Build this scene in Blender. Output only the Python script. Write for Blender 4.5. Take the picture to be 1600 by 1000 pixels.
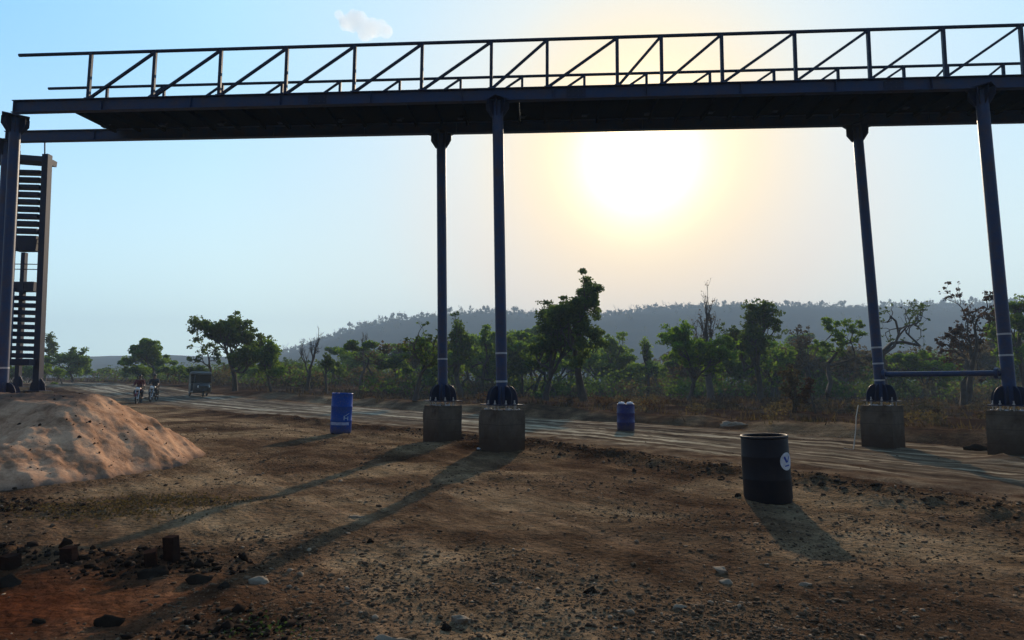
import bpy, math, random
import numpy as np
from mathutils import Vector, Matrix
R = math.radians
for o in list(bpy.data.objects): bpy.data.objects.remove(o)
SC = bpy.context.scene
COL = SC.collection
rnd = random.Random(7)

# ------------------------------------------------------------------ camera
EYE = 1.55; F = 1000.0; PITCH = math.atan(0.096); ROLL = R(0.4)
cd = bpy.data.cameras.new("camera"); cam = bpy.data.objects.new("camera", cd); COL.objects.link(cam)
cd.sensor_width = 36; cd.lens = 36 * F / 1600; cd.clip_start = 0.05; cd.clip_end = 20000
CM = Matrix.Rotation(math.pi / 2 + PITCH, 4, 'X') @ Matrix.Rotation(ROLL, 4, 'Z')
cam.matrix_world = Matrix.Translation((0, 0, EYE)) @ CM
SC.camera = cam
def ray(px, py): return CM.to_3x3() @ Vector(((px - 800) / F, -(py - 500) / F, -1))
def at(px, py, Y):
    d = ray(px, py); return Vector((0, 0, EYE)) + d * (Y / d.y)
# ------------------------------------------------------------------ world, sun, exposure
SUN_PX = (1000, 247); SKYG = 1.0
S = ray(*SUN_PX).normalized()
EL = math.asin(S.z); AZ = math.atan2(S.x, S.y)
w = bpy.data.worlds.new("World"); SC.world = w; w.use_nodes = True
nt = w.node_tree; nt.nodes.clear()
def N(t, tp, **kw):
    n = t.nodes.new(tp)
    for k, v in kw.items(): setattr(n, k, v)
    return n
def L(t, a, b): t.links.new(a, b)
def math_n(t, op, a, b=None, clamp=False):
    n = N(t, 'ShaderNodeMath', operation=op); n.use_clamp = clamp
    for i, v in enumerate((a, b)):
        if v is None: continue
        if isinstance(v, (int, float)): n.inputs[i].default_value = v
        else: L(t, v, n.inputs[i])
    return n.outputs[0]
def vmath(t, op, a, b=None):
    n = N(t, 'ShaderNodeVectorMath', operation=op)
    for i, v in enumerate((a, b)):
        if v is None: continue
        if isinstance(v, (tuple, Vector)): n.inputs[i].default_value = v
        else: L(t, v, n.inputs[i])
    return n
sky = N(nt, 'ShaderNodeTexSky', sky_type='NISHITA'); sky.sun_disc = False
sky.sun_elevation = EL; sky.sun_rotation = AZ; sky.air_density = 1.0; sky.dust_density = 1.6; sky.ozone_density = 1.5
bg = N(nt, 'ShaderNodeBackground'); bg.inputs[1].default_value = 0.05
cmpn = vmath(nt, 'DIVIDE', sky.outputs[0], vmath(nt, 'ADD', vmath(nt, 'SCALE', sky.outputs[0]).outputs[0], (1, 1, 1)).outputs[0])
for n_ in nt.nodes:
    if n_.type == 'VECT_MATH' and n_.operation == 'SCALE': n_.inputs['Scale'].default_value = .12
L(nt, cmpn.outputs[0], bg.inputs[0])
# the sun's aureole in the dusty air
geo = N(nt, 'ShaderNodeNewGeometry')
nrm = vmath(nt, 'NORMALIZE', geo.outputs['Position'])
dt = vmath(nt, 'DOT_PRODUCT', nrm.outputs[0], tuple(S)).outputs['Value']
ang = math_n(nt, 'ARCCOSINE', math_n(nt, 'MINIMUM', dt, 0.999999))
def lobe(sig, col, amp):
    q = math_n(nt, 'DIVIDE', ang, sig)
    e = math_n(nt, 'EXPONENT', math_n(nt, 'MULTIPLY', math_n(nt, 'POWER', q, 2.0), -1.0))
    b = N(nt, 'ShaderNodeBackground'); b.inputs[0].default_value = (*col, 1)
    L(nt, math_n(nt, 'MULTIPLY', e, amp), b.inputs[1]); return b.outputs[0]
def addsh(t, a, b):
    n = N(t, 'ShaderNodeAddShader'); L(t, a, n.inputs[0]); L(t, b, n.inputs[1]); return n.outputs[0]
def wramp(fac, stops):
    n = N(nt, 'ShaderNodeValToRGB'); L(nt, fac, n.inputs[0]); cr = n.color_ramp
    while len(cr.elements) < len(stops): cr.elements.new(.5)
    for e, (p_, c_) in zip(cr.elements, stops): e.position = p_ / 180; e.color = (*c_, 1)
    return n.outputs[0]
gam = math_n(nt, 'DIVIDE', ang, math.pi)
HI = [(0, (.95, .66, .26)), (5, (.90, .66, .30)), (10, (.84, .72, .50)), (15, (.68, .76, .76)), (22, (.54, .76, .90)), (35, (.40, .76, 1.04)), (52, (.22, .60, 1.10)), (75, (.08, .22, .48)), (110, (.04, .09, .20)), (180, (.03, .06, .13))]
LO = [(0, (.95, .66, .26)), (5, (.90, .66, .30)), (10, (.92, .66, .38)), (16, (.84, .67, .50)), (24, (.76, .88, .82)), (36, (.80, 1.04, 1.0)), (52, (.72, 1.06, 1.10)), (75, (.24, .32, .36)), (110, (.11, .14, .17)), (180, (.07, .09, .11))]
sepz = N(nt, 'ShaderNodeSeparateXYZ'); L(nt, nrm.outputs[0], sepz.inputs[0])
mr = N(nt, 'ShaderNodeMapRange', interpolation_type='SMOOTHSTEP'); L(nt, sepz.outputs[2], mr.inputs[0]); mr.inputs[1].default_value = .0; mr.inputs[2].default_value = .46
skymix = N(nt, 'ShaderNodeMix', data_type='RGBA'); L(nt, mr.outputs[0], skymix.inputs[0]); L(nt, wramp(gam, LO), skymix.inputs[6]); L(nt, wramp(gam, HI), skymix.inputs[7])
bg2 = N(nt, 'ShaderNodeBackground'); L(nt, skymix.outputs[2], bg2.inputs[0]); bg2.inputs[1].default_value = SKYG
tot = addsh(nt, bg.outputs[0], bg2.outputs[0])
tot = addsh(nt, tot, lobe(0.074, (1, .90, .62), 2.8))
tot = addsh(nt, tot, lobe(0.14, (1, .62, .26), .28))
wo = N(nt, 'ShaderNodeOutputWorld'); L(nt, tot, wo.inputs[0])
sd = bpy.data.lights.new("sun", 'SUN'); sd.energy = 5.0; sd.angle = R(0.53); sd.color = (1, .80, .58)
so = bpy.data.objects.new("sun", sd); COL.objects.link(so)
so.rotation_euler = S.to_track_quat('Z', 'Y').to_euler()
vs = SC.view_settings; vs.view_transform = 'Standard'; vs.look = 'None'; vs.exposure = 0.0; vs.gamma = 1; vs.use_curve_mapping = False
SC.render.engine = 'CYCLES'
cy = SC.cycles; cy.use_denoising = True; cy.max_bounces = 8; cy.transparent_max_bounces = 8; cy.volume_bounces = 1
cy.diffuse_bounces = 3; cy.sample_clamp_indirect = 4

# ------------------------------------------------------------------ helpers
def tag(o, label=None, cat=None, group=None, kind=None):
    for k, v in (('label', label), ('category', cat), ('group', group), ('kind', kind)):
        if v: o[k] = v
    return o
def empty(name, loc=(0, 0, 0)):
    o = bpy.data.objects.new(name, None); o.location = loc; o.empty_display_size = .1; COL.objects.link(o); return o
def link_mesh(name, me, parent=None):
    o = bpy.data.objects.new(name, me); COL.objects.link(o)
    if parent:
        o.parent = parent
        M = parent.matrix_basis.copy(); q = parent.parent
        while q: M = q.matrix_basis @ M; q = q.parent
        o.matrix_parent_inverse = M.inverted()
    return o
def np_mesh(name, V, Fc, mat=None, smooth=False):
    """V (n,3), Fc (m,k) equal-sided faces"""
    me = bpy.data.meshes.new(name)
    V = np.asarray(V, dtype=np.float32); Fc = np.asarray(Fc, dtype=np.int32)
    m, k = Fc.shape
    me.vertices.add(len(V)); me.vertices.foreach_set('co', V.ravel())
    me.loops.add(m * k); me.loops.foreach_set('vertex_index', Fc.ravel())
    me.polygons.add(m); me.polygons.foreach_set('loop_start', np.arange(m, dtype=np.int32) * k)
    me.polygons.foreach_set('loop_total', np.full(m, k, dtype=np.int32))
    if smooth: me.polygons.foreach_set('use_smooth', np.ones(m, dtype=bool))
    me.update(calc_edges=True)
    if mat: me.materials.append(mat)
    return me
class MB:
    """collects pieces of ONE part"""
    def __init__(s): s.V = []; s.F = []; s.sm = []
    def add(s, vs_, fs, smooth=False):
        b = len(s.V); s.V += [tuple(v) for v in vs_]; s.F += [tuple(b + i for i in f) for f in fs]; s.sm += [smooth] * len(fs)
    def frame(s, p0, p1, up=Vector((0, 0, 1))):
        z = (p1 - p0).normalized(); x = up.cross(z)
        if x.length < 1e-4: x = Vector((0, 1, 0)).cross(z)
        x.normalize(); y = z.cross(x).normalized(); return x, y, z
    def bar(s, p0, p1, w_, h_, up=Vector((0, 0, 1)), bev=0.004):
        p0 = Vector(p0); p1 = Vector(p1); x, y, z = s.frame(p0, p1, up)
        a, b = w_ / 2, h_ / 2; e = min(bev, a * .4, b * .4)
        prof = [(-a + e, -b), (a - e, -b), (a, -b + e), (a, b - e), (a - e, b), (-a + e, b), (-a, b - e), (-a, -b + e)]
        vs_ = [p + x * u + y * v for p in (p0, p1) for u, v in prof]
        fs = [(i, (i + 1) % 8, 8 + (i + 1) % 8, 8 + i) for i in range(8)] + [tuple(range(7, -1, -1)), tuple(range(8, 16))]
        s.add(vs_, fs)
    def tube(s, pts, rad, n=12, cap=True, smooth=True):
        pts = [Vector(p) for p in pts]
        rr = rad if isinstance(rad, (list, tuple)) else [rad] * len(pts)
        vs_ = []
        for i, p in enumerate(pts):
            a = pts[max(i - 1, 0)]; b = pts[min(i + 1, len(pts) - 1)]
            x, y, z = s.frame(a, b)
            vs_ += [p + (x * math.cos(t) + y * math.sin(t)) * rr[i] for t in [2 * math.pi * k / n for k in range(n)]]
        fs = [(i * n + k, i * n + (k + 1) % n, (i + 1) * n + (k + 1) % n, (i + 1) * n + k) for i in range(len(pts) - 1) for k in range(n)]
        s.add(vs_, fs, smooth)
        if cap: s.add(vs_[:n], [tuple(range(n - 1, -1, -1))]); s.add(vs_[-n:], [tuple(range(n))])
    def lathe(s, prof, c=(0, 0, 0), n=40, tilt=None, smooth=True):
        """prof (r,z) list; closed ends where r==0"""
        c = Vector(c); M = tilt or Matrix.Identity(3); vs_ = []; m = len(prof)
        for r_, z_ in prof:
            vs_ += [c + M @ Vector((r_ * math.cos(2 * math.pi * k / n), r_ * math.sin(2 * math.pi * k / n), z_)) for k in range(n)]
        s.add(vs_, [(i * n + k, i * n + (k + 1) % n, (i + 1) * n + (k + 1) % n, (i + 1) * n + k) for i in range(m - 1) for k in range(n)], smooth)
    def slab(s, poly, nvec, th):
        """flat plate from coplanar 3-D polygon, thickness th along nvec"""
        nvec = Vector(nvec).normalized() * (th / 2); k = len(poly)
        vs_ = [Vector(p) - nvec for p in poly] + [Vector(p) + nvec for p in poly]
        s.add(vs_, [(i, (i + 1) % k, k + (i + 1) % k, k + i) for i in range(k)] + [tuple(range(k - 1, -1, -1)), tuple(range(k, 2 * k))])
    def mesh(s, name, mat):
        me = bpy.data.meshes.new(name); me.from_pydata(s.V, [], s.F); me.update()
        me.polygons.foreach_set('use_smooth', s.sm)
        if mat: me.materials.append(mat)
        return me
    def build(s, name, mat, parent=None): return link_mesh(name, s.mesh(name, mat), parent)

# numpy gradient-free value noise
def _h(ix, iy, seed):
    n = (ix.astype(np.int64) * 374761393 + iy.astype(np.int64) * 668265263 + seed * 1274126177) & 0xFFFFFFFF
    n = ((n ^ (n >> 13)) * 1274126177) & 0xFFFFFFFF
    n = n ^ (n >> 16)
    return (n & 0xFFFF) / 65535.0
def vnoise(x, y, seed=0):
    x = np.asarray(x, float); y = np.asarray(y, float)
    ix = np.floor(x); iy = np.floor(y); fx = x - ix; fy = y - iy
    fx = fx * fx * fx * (fx * (fx * 6 - 15) + 10); fy = fy * fy * fy * (fy * (fy * 6 - 15) + 10)
    a = _h(ix, iy, seed); b = _h(ix + 1, iy, seed); c = _h(ix, iy + 1, seed); d = _h(ix + 1, iy + 1, seed)
    return (a + (b - a) * fx) * (1 - fy) + (c + (d - c) * fx) * fy
def fbm(x, y, sc_, octv=4, seed=0, gain=.5):
    t = 0; a = 1; tt = 0; f_ = 1 / sc_
    for i in range(octv):
        c_, s_ = math.cos(i * 1.3 + .4), math.sin(i * 1.3 + .4)
        t = t + a * (vnoise((x * c_ - y * s_) * f_, (x * s_ + y * c_) * f_, seed + i * 17) - .5); tt += a * .5; a *= gain; f_ *= 2.03
    return t / tt
def sst(a, b, x):
    t = np.clip((np.asarray(x, float) - a) / (b - a), 0, 1); return t * t * (3 - 2 * t)

# ------------------------------------------------------------------ materials
def principled(name, col, rough=.8, metal=0., spec=.3):
    m = bpy.data.materials.new(name); m.use_nodes = True; t = m.node_tree
    p = t.nodes['Principled BSDF']
    p.inputs['Base Color'].default_value = (*col, 1); p.inputs['Roughness'].default_value = rough
    p.inputs['Metallic'].default_value = metal; p.inputs['Specular IOR Level'].default_value = spec
    return m, t, p
def noisen(t, scale, detail=6, rough=.6, vec=None, dist=0):
    n = N(t, 'ShaderNodeTexNoise'); n.inputs['Scale'].default_value = scale; n.inputs['Detail'].default_value = detail
    n.inputs['Roughness'].default_value = rough; n.inputs['Distortion'].default_value = dist
    if vec is not None: L(t, vec, n.inputs['Vector'])
    return n.outputs['Fac']
def ramp(t, fac, stops):
    n = N(t, 'ShaderNodeValToRGB'); L(t, fac, n.inputs[0]); cr = n.color_ramp
    while len(cr.elements) < len(stops): cr.elements.new(.5)
    for e, (p_, c_) in zip(cr.elements, stops): e.position = p_; e.color = (*c_, 1)
    return n.outputs[0]
def mixc(t, fac, a, b, mode='MIX'):
    n = N(t, 'ShaderNodeMix', data_type='RGBA', blend_type=mode)
    for i, v in ((0, fac), (6, a), (7, b)):
        if isinstance(v, (int, float)): n.inputs[i].default_value = v
        elif isinstance(v, tuple): n.inputs[i].default_value = (*v, 1)
        else: L(t, v, n.inputs[i])
    return n.outputs[2]
def bump(t, p, h, strength, dist, prev=None):
    b = N(t, 'ShaderNodeBump'); b.inputs['Strength'].default_value = strength; b.inputs['Distance'].default_value = dist
    L(t, h, b.inputs['Height'])
    if prev is not None: L(t, prev, b.inputs['Normal'])
    L(t, b.outputs[0], p.inputs['Normal']); return b.outputs[0]
def worn(name, col, dirt, rough=.6, scale=6, amt=.5, bmp=.15, metal=0., spec=.3):
    m, t, p = principled(name, col, rough, metal, spec)
    tc = N(t, 'ShaderNodeTexCoord'); n1 = noisen(t, scale, 7, .65, tc.outputs['Object'])
    n2 = noisen(t, scale * 7, 5, .6, tc.outputs['Object'])
    f1 = ramp(t, n1, [(.42, (0, 0, 0)), (.7, (amt,) * 3)])
    c = mixc(t, f1, tuple(col), tuple(dirt)); c = mixc(t, .35, c, ramp(t, n2, [(.3, (.55,) * 3), (.75, (1.15,) * 3)]), 'MULTIPLY')
    L(t, c, p.inputs['Base Color'])
    if bmp: bump(t, p, n2, bmp, .01)
    return m
M = {}
M['steel'] = worn('blue_grey_steel', (.015, .040, .115), (.075, .045, .03), .5, 3, .6, .08, 0, .3)
M['steel_dark'] = worn('dark_steel', (.012, .02, .055), (.03, .025, .025), .55, 4, .6, .08)
M['deck'] = worn('deck_plate', (.008, .009, .013), (.016, .012, .009), .9, 2, .6, .1, 0, 0)
M['rail'] = worn('rail_steel', (.014, .026, .06), (.03, .03, .04), .5, 5, .5, .05)
M['band'] = worn('pale_band', (.42, .44, .46), (.2, .2, .2), .6, 20, .4, 0)
M['bolt'] = worn('galvanised_bolt', (.5, .5, .5), (.3, .25, .2), .45, 30, .5, 0, .4)
M['concrete'] = worn('raw_concrete', (.13, .105, .08), (.06, .04, .03), .9, 2.5, .9, .5)
M['drum_blue'] = worn('blue_drum_plastic', (.003, .055, .33), (.03, .08, .18), .5, 5, .5, .06, 0, .15)
M['drum_navy'] = worn('navy_drum_plastic', (.008, .012, .13), (.03, .03, .06), .5, 5, .5, .06, 0, .3)
def splash(m_, lo, hi, col, k=.7):
    t = m_.node_tree; p = t.nodes['Principled BSDF']; old = p.inputs['Base Color'].links[0].from_socket; tc = N(t, 'ShaderNodeTexCoord'); sz_ = N(t, 'ShaderNodeSeparateXYZ'); L(t, tc.outputs['Object'], sz_.inputs[0])
    sp = N(t, 'ShaderNodeMapRange', interpolation_type='SMOOTHSTEP'); sp.inputs[1].default_value = hi; sp.inputs[2].default_value = lo
    L(t, math_n(t, 'ADD', sz_.outputs[2], math_n(t, 'MULTIPLY', math_n(t, 'SUBTRACT', noisen(t, 7, 6, .7, tc.outputs['Object']), .5), .5)), sp.inputs[0])
    sc = ramp(t, noisen(t, 16, 4, .5, tc.outputs['Object'], 2.5), [(.60, (0, 0, 0)), (.68, (.5,) * 3)])
    L(t, mixc(t, sc, mixc(t, math_n(t, 'MULTIPLY', sp.outputs[0], k), old, col), tuple(min(1, c_ * 2.2) for c_ in col)), p.inputs['Base Color'])
splash(M['drum_blue'], .0, .3, (.09, .07, .055)); splash(M['drum_navy'], .0, .3, (.07, .05, .04))
M['drum_dark'] = worn('dark_drum_steel', (.005, .004, .009), (.02, .014, .016), .6, 5, .6, .08, 0, .25)
M['white'] = worn('white_paint', (.62, .64, .68), (.3, .28, .26), .6, 14, .6, 0)
M['blue_print'] = principled('blue_print', (.02, .05, .3), .6)[0]
M['rust'] = worn('rusty_brick', (.10, .04, .022), (.05, .03, .02), .95, 9, .8, .5)
M['bark'] = worn('dark_bark', (.05, .037, .028), (.09, .07, .055), .95, 3, .8, .6)
M['bark_pale'] = worn('grey_bark', (.11, .09, .075), (.06, .045, .04), .95, 3, .8, .5)
M['rubber'] = principled('black_rubber', (.012, .012, .012), .8)[0]
M['black_paint'] = worn('black_paint', (.014, .014, .016), (.06, .05, .04), .35, 8, .5, 0)
M['canvas'] = worn('pale_canvas', (.12, .115, .10), (.05, .045, .04), .85, 6, .6, .2)
M['red_cloth'] = worn('dark_red_cloth', (.10, .01, .012), (.05, .01, .01), .9, 8, .5, .2)
M['dark_cloth'] = worn('dark_cloth', (.018, .014, .018), (.03, .02, .02), .9, 8, .5, .2)
M['pink_cloth'] = worn('pink_cloth', (.30, .13, .14), (.2, .1, .1), .9, 8, .5, .2)
M['skin'] = principled('skin', (.14, .07, .045), .6)[0]
M['hair'] = principled('hair', (.01, .009, .009), .6)[0]
M['red_paint'] = worn('red_paint', (.16, .012, .012), (.06, .03, .03), .3, 8, .4, 0)
M['chrome'] = principled('chrome', (.5, .5, .5), .25, 1)[0]
M['rope'] = principled('pale_rope', (.45, .4, .33), .9)[0]
gm, gt, gp = principled('windscreen_glass', (.012, .014, .014), .08, 0, .5)
gp.inputs['Transmission Weight'].default_value = .85; M['glass'] = gm
lm, lt, lp = principled('lamp_lens', (.75, .75, .7), .12, 0, .6); M['lens'] = lm

def leaf_mat(name, cols, trans=.45):
    m = bpy.data.materials.new(name); m.use_nodes = True; t = m.node_tree; t.nodes.clear()
    g = N(t, 'ShaderNodeNewGeometry'); oi = N(t, 'ShaderNodeObjectInfo')
    tc = N(t, 'ShaderNodeTexCoord')
    n = noisen(t, .55, 3, .6, tc.outputs['Object'])
    f = math_n(t, 'ADD', math_n(t, 'MULTIPLY', n, .7), math_n(t, 'MULTIPLY', g.outputs['Random Per Island'], .45))
    f = math_n(t, 'ADD', f, math_n(t, 'MULTIPLY', math_n(t, 'SUBTRACT', oi.outputs['Random'], .5), .2))
    c = ramp(t, f, [(.3, cols[0]), (.55, cols[1]), (.85, cols[2])])
    d = N(t, 'ShaderNodeBsdfDiffuse'); L(t, c, d.inputs[0])
    tr = N(t, 'ShaderNodeBsdfTranslucent'); L(t, mixc(t, 1.0, c, (1.15, 1.25, .6), 'MULTIPLY'), tr.inputs[0])
    mx = N(t, 'ShaderNodeMixShader'); mx.inputs[0].default_value = trans
    L(t, d.outputs[0], mx.inputs[1]); L(t, tr.outputs[0], mx.inputs[2])
    o = N(t, 'ShaderNodeOutputMaterial'); L(t, mx.outputs[0], o.inputs[0]); return m
M['leaf_dark'] = leaf_mat('dark_leaves', ((.032, .048, .013), (.06, .088, .022), (.10, .135, .033)), .6)
M['leaf_mid'] = leaf_mat('mid_green_leaves', ((.055, .09, .018), (.105, .16, .028), (.16, .22, .045)), .65)
M['leaf_lime'] = leaf_mat('fresh_green_leaves', ((.06, .10, .012), (.10, .165, .018), (.15, .22, .03)), .65)
M['leaf_dry'] = leaf_mat('dry_brown_leaves', ((.05, .034, .022), (.09, .062, .04), (.13, .09, .055)), .35)
M['leaf_red'] = leaf_mat('reddish_leaves', ((.04, .018, .014), (.07, .032, .02), (.10, .055, .03)), .35)
M['straw'] = leaf_mat('straw_grass', ((.035, .019, .012), (.07, .042, .024), (.14, .095, .055)), .25)
M['weed'] = leaf_mat('green_weeds', ((.03, .05, .02), (.05, .08, .03), (.08, .11, .04)), .4)
M['hill_leaf'] = leaf_mat('hill_leaves', ((.022, .028, .022), (.034, .04, .03), (.05, .055, .04)), .3)

m_ = M['concrete']; t = m_.node_tree; p = t.nodes['Principled BSDF']; p.inputs['Specular IOR Level'].default_value = .05
old = p.inputs['Base Color'].links[0].from_socket; tc = N(t, 'ShaderNodeTexCoord'); sz_ = N(t, 'ShaderNodeSeparateXYZ'); L(t, tc.outputs['Object'], sz_.inputs[0])
sp = N(t, 'ShaderNodeMapRange', interpolation_type='SMOOTHSTEP'); sp.inputs[1].default_value = .95; sp.inputs[2].default_value = .45
L(t, math_n(t, 'ADD', sz_.outputs[2], math_n(t, 'MULTIPLY', math_n(t, 'SUBTRACT', noisen(t, 5, 6, .7, tc.outputs['Object']), .5), .9)), sp.inputs[0])
fl = math_n(t, 'GREATER_THAN', math_n(t, 'FRACT', math_n(t, 'MULTIPLY', sz_.outputs[2], 3.3)), .95)
c_ = mixc(t, math_n(t, 'MULTIPLY', fl, .5), old, (.05, .038, .03)); L(t, mixc(t, math_n(t, 'MULTIPLY', sp.outputs[0], .85), c_, (.055, .032, .02)), p.inputs['Base Color'])
# ------------------------------------------------------------------ road line and terrain function
RP = [(26, -13), (17, 1.5), (9.4, 12.6), (3.6, 20.2), (-7, 30.5), (-21, 43.5), (-41, 64), (-76, 96), (-165, 168), (-330, 300)]
RHW = 4.7
def road_coord(x, y):
    """signed distance (+ = far side) and distance along"""
    best = np.full(x.shape, 1e9); sg = np.zeros(x.shape); al = np.zeros(x.shape); acc = 0
    for (ax, ay), (bx, by) in zip(RP[:-1], RP[1:]):
        dx, dy = bx - ax, by - ay; ln = math.hypot(dx, dy)
        t = np.clip(((x - ax) * dx + (y - ay) * dy) / ln ** 2, 0, 1)
        ex = x - (ax + t * dx); ey = y - (ay + t * dy); d = np.hypot(ex, ey)
        s_ = np.sign(ex * (-dy) + ey * dx) * -1
        k = d < best; best = np.where(k, d, best); sg = np.where(k, s_, sg); al = np.where(k, acc + t * ln, al); acc += ln
    return best * sg, al
def terrain(x, y, fine=True, lat=None, al=None):
    x = np.asarray(x, float); y = np.asarray(y, float)
    if lat is None: lat, al = road_coord(x, y)
    r = np.hypot(x, y)
    z = .16 * fbm(x, y, 14, 3, 3) * sst(6, 30, r) + .065 * fbm(x, y, 2.6, 3, 11)
    z += sst(-6, -20, x) * (sst(34, 75, y) * 1.05 + sst(75, 170, y) * .5)
    z += 1.2 * fbm(x, y, 160, 3, 31) * sst(110, 320, r)
    onroad = 1 - sst(RHW - 1.0, RHW + .3, np.abs(lat))
    z = z * (1 - .55 * onroad * (1 - sst(30, 60, r)))
    # wheel ruts
    z -= .025 * onroad * (np.exp(-((lat + 2.2 + .5 * fbm(al, al * 0, 9, 2, 5)) / .28) ** 2) + np.exp(-((lat - .9) / .3) ** 2) + np.exp(-((lat + .4) / .25) ** 2))
    # ridge of clods pushed up along the near edge
    e = lat + RHW + .8 + .35 * fbm(al, lat * 0, 3.5, 3, 8)
    bandm = np.exp(-(e / .62) ** 2) * sst(36, 26, y) * sst(-1.5, 4, y)
    cl = np.clip(fbm(x, y, .55, 4, 41, .62) + .25, 0, 2)
    z += bandm * (.05 + .16 * cl)
    # bank and ditch on the far side
    e2 = lat - RHW - 2.6 - .8 * fbm(al, lat * 0, 7, 3, 18)
    m2 = sst(62, 42, y)
    z += m2 * (.42 * np.exp(-(e2 / 1.1) ** 2) * (.75 + .5 * fbm(x, y, 2.2, 4, 52)) - .22 * np.exp(-((e2 + 1.9) / .8) ** 2))
    e3 = lat - RHW - 9.5 - 1.4 * fbm(al, lat * 0, 11, 3, 19)
    z += m2 * .38 * np.exp(-(e3 / 1.3) ** 2) * (.7 + .6 * fbm(x, y, 3, 4, 53))
    # rough spoil around the pier blocks and foreground lumps
    for cx, cy_, a_, s_ in ((-.95, 14.9, .10, 1.1), (.25, 13.4, .05, .8), (10.2, 12.9, .16, .75), (-3.9, 17.6, .10, .9), (-6.6, 7.9, .05, 1.0)):
        z += a_ * np.exp(-((x - cx) ** 2 + (y - cy_) ** 2) / s_ ** 2) * (.6 + .9 * np.abs(fbm(x, y, .5, 4, 61)))
    # windrow of dark lumps at lower left
    e4 = y - (5.75 - .10 * (x + 4) + .12 * fbm(x, y * 0, .7, 3, 71))
    z += np.exp(-(e4 / .16) ** 2) * sst(-1.9, -2.6, x) * sst(-6.5, -5, x) * (.03 + .10 * np.clip(fbm(x, y, .28, 3, 72) + .2, 0, 1))
    if fine:
        nr = sst(45, 12, r)
        z += nr * (.036 * fbm(x, y, .55, 4, 77, .62) + .014 * fbm(x, y, .13, 3, 78))
        z += nr * (1 - onroad) * .030 * np.clip(fbm(x, y, .34, 3, 90) - .25, 0, 1)
    return z
def tz(x, y): return float(terrain(np.array([x]), np.array([y]))[0])

def set_uv(me, U, V):
    uv = me.uv_layers.new(name='UVMap'); n = len(me.loops); idx = np.empty(n, dtype=np.int32); me.loops.foreach_get('vertex_index', idx)
    d = np.empty((n, 2), dtype=np.float32); d[:, 0] = U[idx]; d[:, 1] = V[idx]; uv.data.foreach_set('uv', d.ravel())
def set_attr(me, name, vals):
    a = me.attributes.new(name, 'FLOAT', 'POINT'); a.data.foreach_set('value', np.asarray(vals, dtype=np.float32))

# ground sheet: one disc, finer near the site
GR = 1180.0
rr = np.concatenate([np.linspace(.25, 2.6, 8), 2.75 * np.exp(np.linspace(0, math.log(GR / 2.75), 640))])
th_f = np.linspace(-46, 46, 600); th_b = np.linspace(46, 314, 70)[1:-1]
th = np.radians(np.concatenate([th_f, th_b])); nr_, nth = len(rr), len(th)
X = (rr[:, None] * np.sin(th)[None, :]).ravel(); Yy = (rr[:, None] * np.cos(th)[None, :]).ravel()
LAT, AL = road_coord(X, Yy)
Z = terrain(X, Yy, True, LAT, AL)
Z = Z - .035 * (1 - sst(RHW - 1.2, RHW - .1, np.abs(LAT)))
i = np.arange(nr_ - 1)[:, None] * nth; j = np.arange(nth)[None, :]; j2 = (j + 1) % nth
Fc = np.stack([i + j, i + nth + j, i + nth + j2, i + j2], -1).reshape(-1, 4)[:, ::-1]
V3 = np.stack([X, Yy, Z], 1); V3 = np.vstack([V3, [[0, 0, float(Z[0])]]])
me = np_mesh('ground', V3, Fc, None, True)
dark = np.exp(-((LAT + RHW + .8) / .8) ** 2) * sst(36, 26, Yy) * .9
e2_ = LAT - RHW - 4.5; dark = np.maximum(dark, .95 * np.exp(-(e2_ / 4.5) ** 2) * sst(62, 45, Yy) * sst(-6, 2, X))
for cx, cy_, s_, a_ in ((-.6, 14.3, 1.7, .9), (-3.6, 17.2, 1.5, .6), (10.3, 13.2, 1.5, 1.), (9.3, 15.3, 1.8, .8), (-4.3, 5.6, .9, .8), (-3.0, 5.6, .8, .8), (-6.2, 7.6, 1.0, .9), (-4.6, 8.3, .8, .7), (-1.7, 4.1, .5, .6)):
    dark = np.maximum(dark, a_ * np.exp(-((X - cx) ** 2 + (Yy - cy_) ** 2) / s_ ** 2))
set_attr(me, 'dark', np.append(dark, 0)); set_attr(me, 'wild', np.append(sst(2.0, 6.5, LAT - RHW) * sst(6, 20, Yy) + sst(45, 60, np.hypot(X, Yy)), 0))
set_attr(me, 'red', np.append(np.exp(-((X + 3.6) / 1.6) ** 2 - ((Yy - 4.5) / .9) ** 2), 0))
set_uv(me, np.append(AL, 0), np.append(LAT, 0))
def attr(t, name): n = N(t, 'ShaderNodeAttribute'); n.attribute_name = name; return n.outputs['Fac']
m, t, p = principled('dry_earth', (.15, .1, .07), 1, 0, 0)
tc = N(t, 'ShaderNodeTexCoord'); OB = tc.outputs['Object']
big = noisen(t, .35, 6, .62, OB, .4); mid = noisen(t, 2.3, 7, .7, OB); fine = noisen(t, 22, 6, .72, OB); grit = noisen(t, 95, 4, .7, OB)
vo = N(t, 'ShaderNodeTexVoronoi'); vo.inputs['Scale'].default_value = 16; vo.inputs['Randomness'].default_value = 1; L(t, OB, vo.inputs['Vector'])
vo2 = N(t, 'ShaderNodeTexVoronoi'); vo2.inputs['Scale'].default_value = 42; L(t, OB, vo2.inputs['Vector'])
uvn = N(t, 'ShaderNodeMapping'); uvn.inputs['Scale'].default_value = (.12, 2.2, 1); L(t, tc.outputs['UV'], uvn.inputs[0]); streak = noisen(t, 1.0, 6, .65, uvn.outputs[0])
base = ramp(t, big, [(.40, (.098, .056, .033)), (.5, (.19, .116, .066)), (.60, (.32, .213, .120))])
base = mixc(t, .75, base, ramp(t, mid, [(.3, (.45,) * 3), (.55, (1, 1, 1)), (.75, (1.35, 1.3, 1.22))]), 'MULTIPLY')
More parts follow.
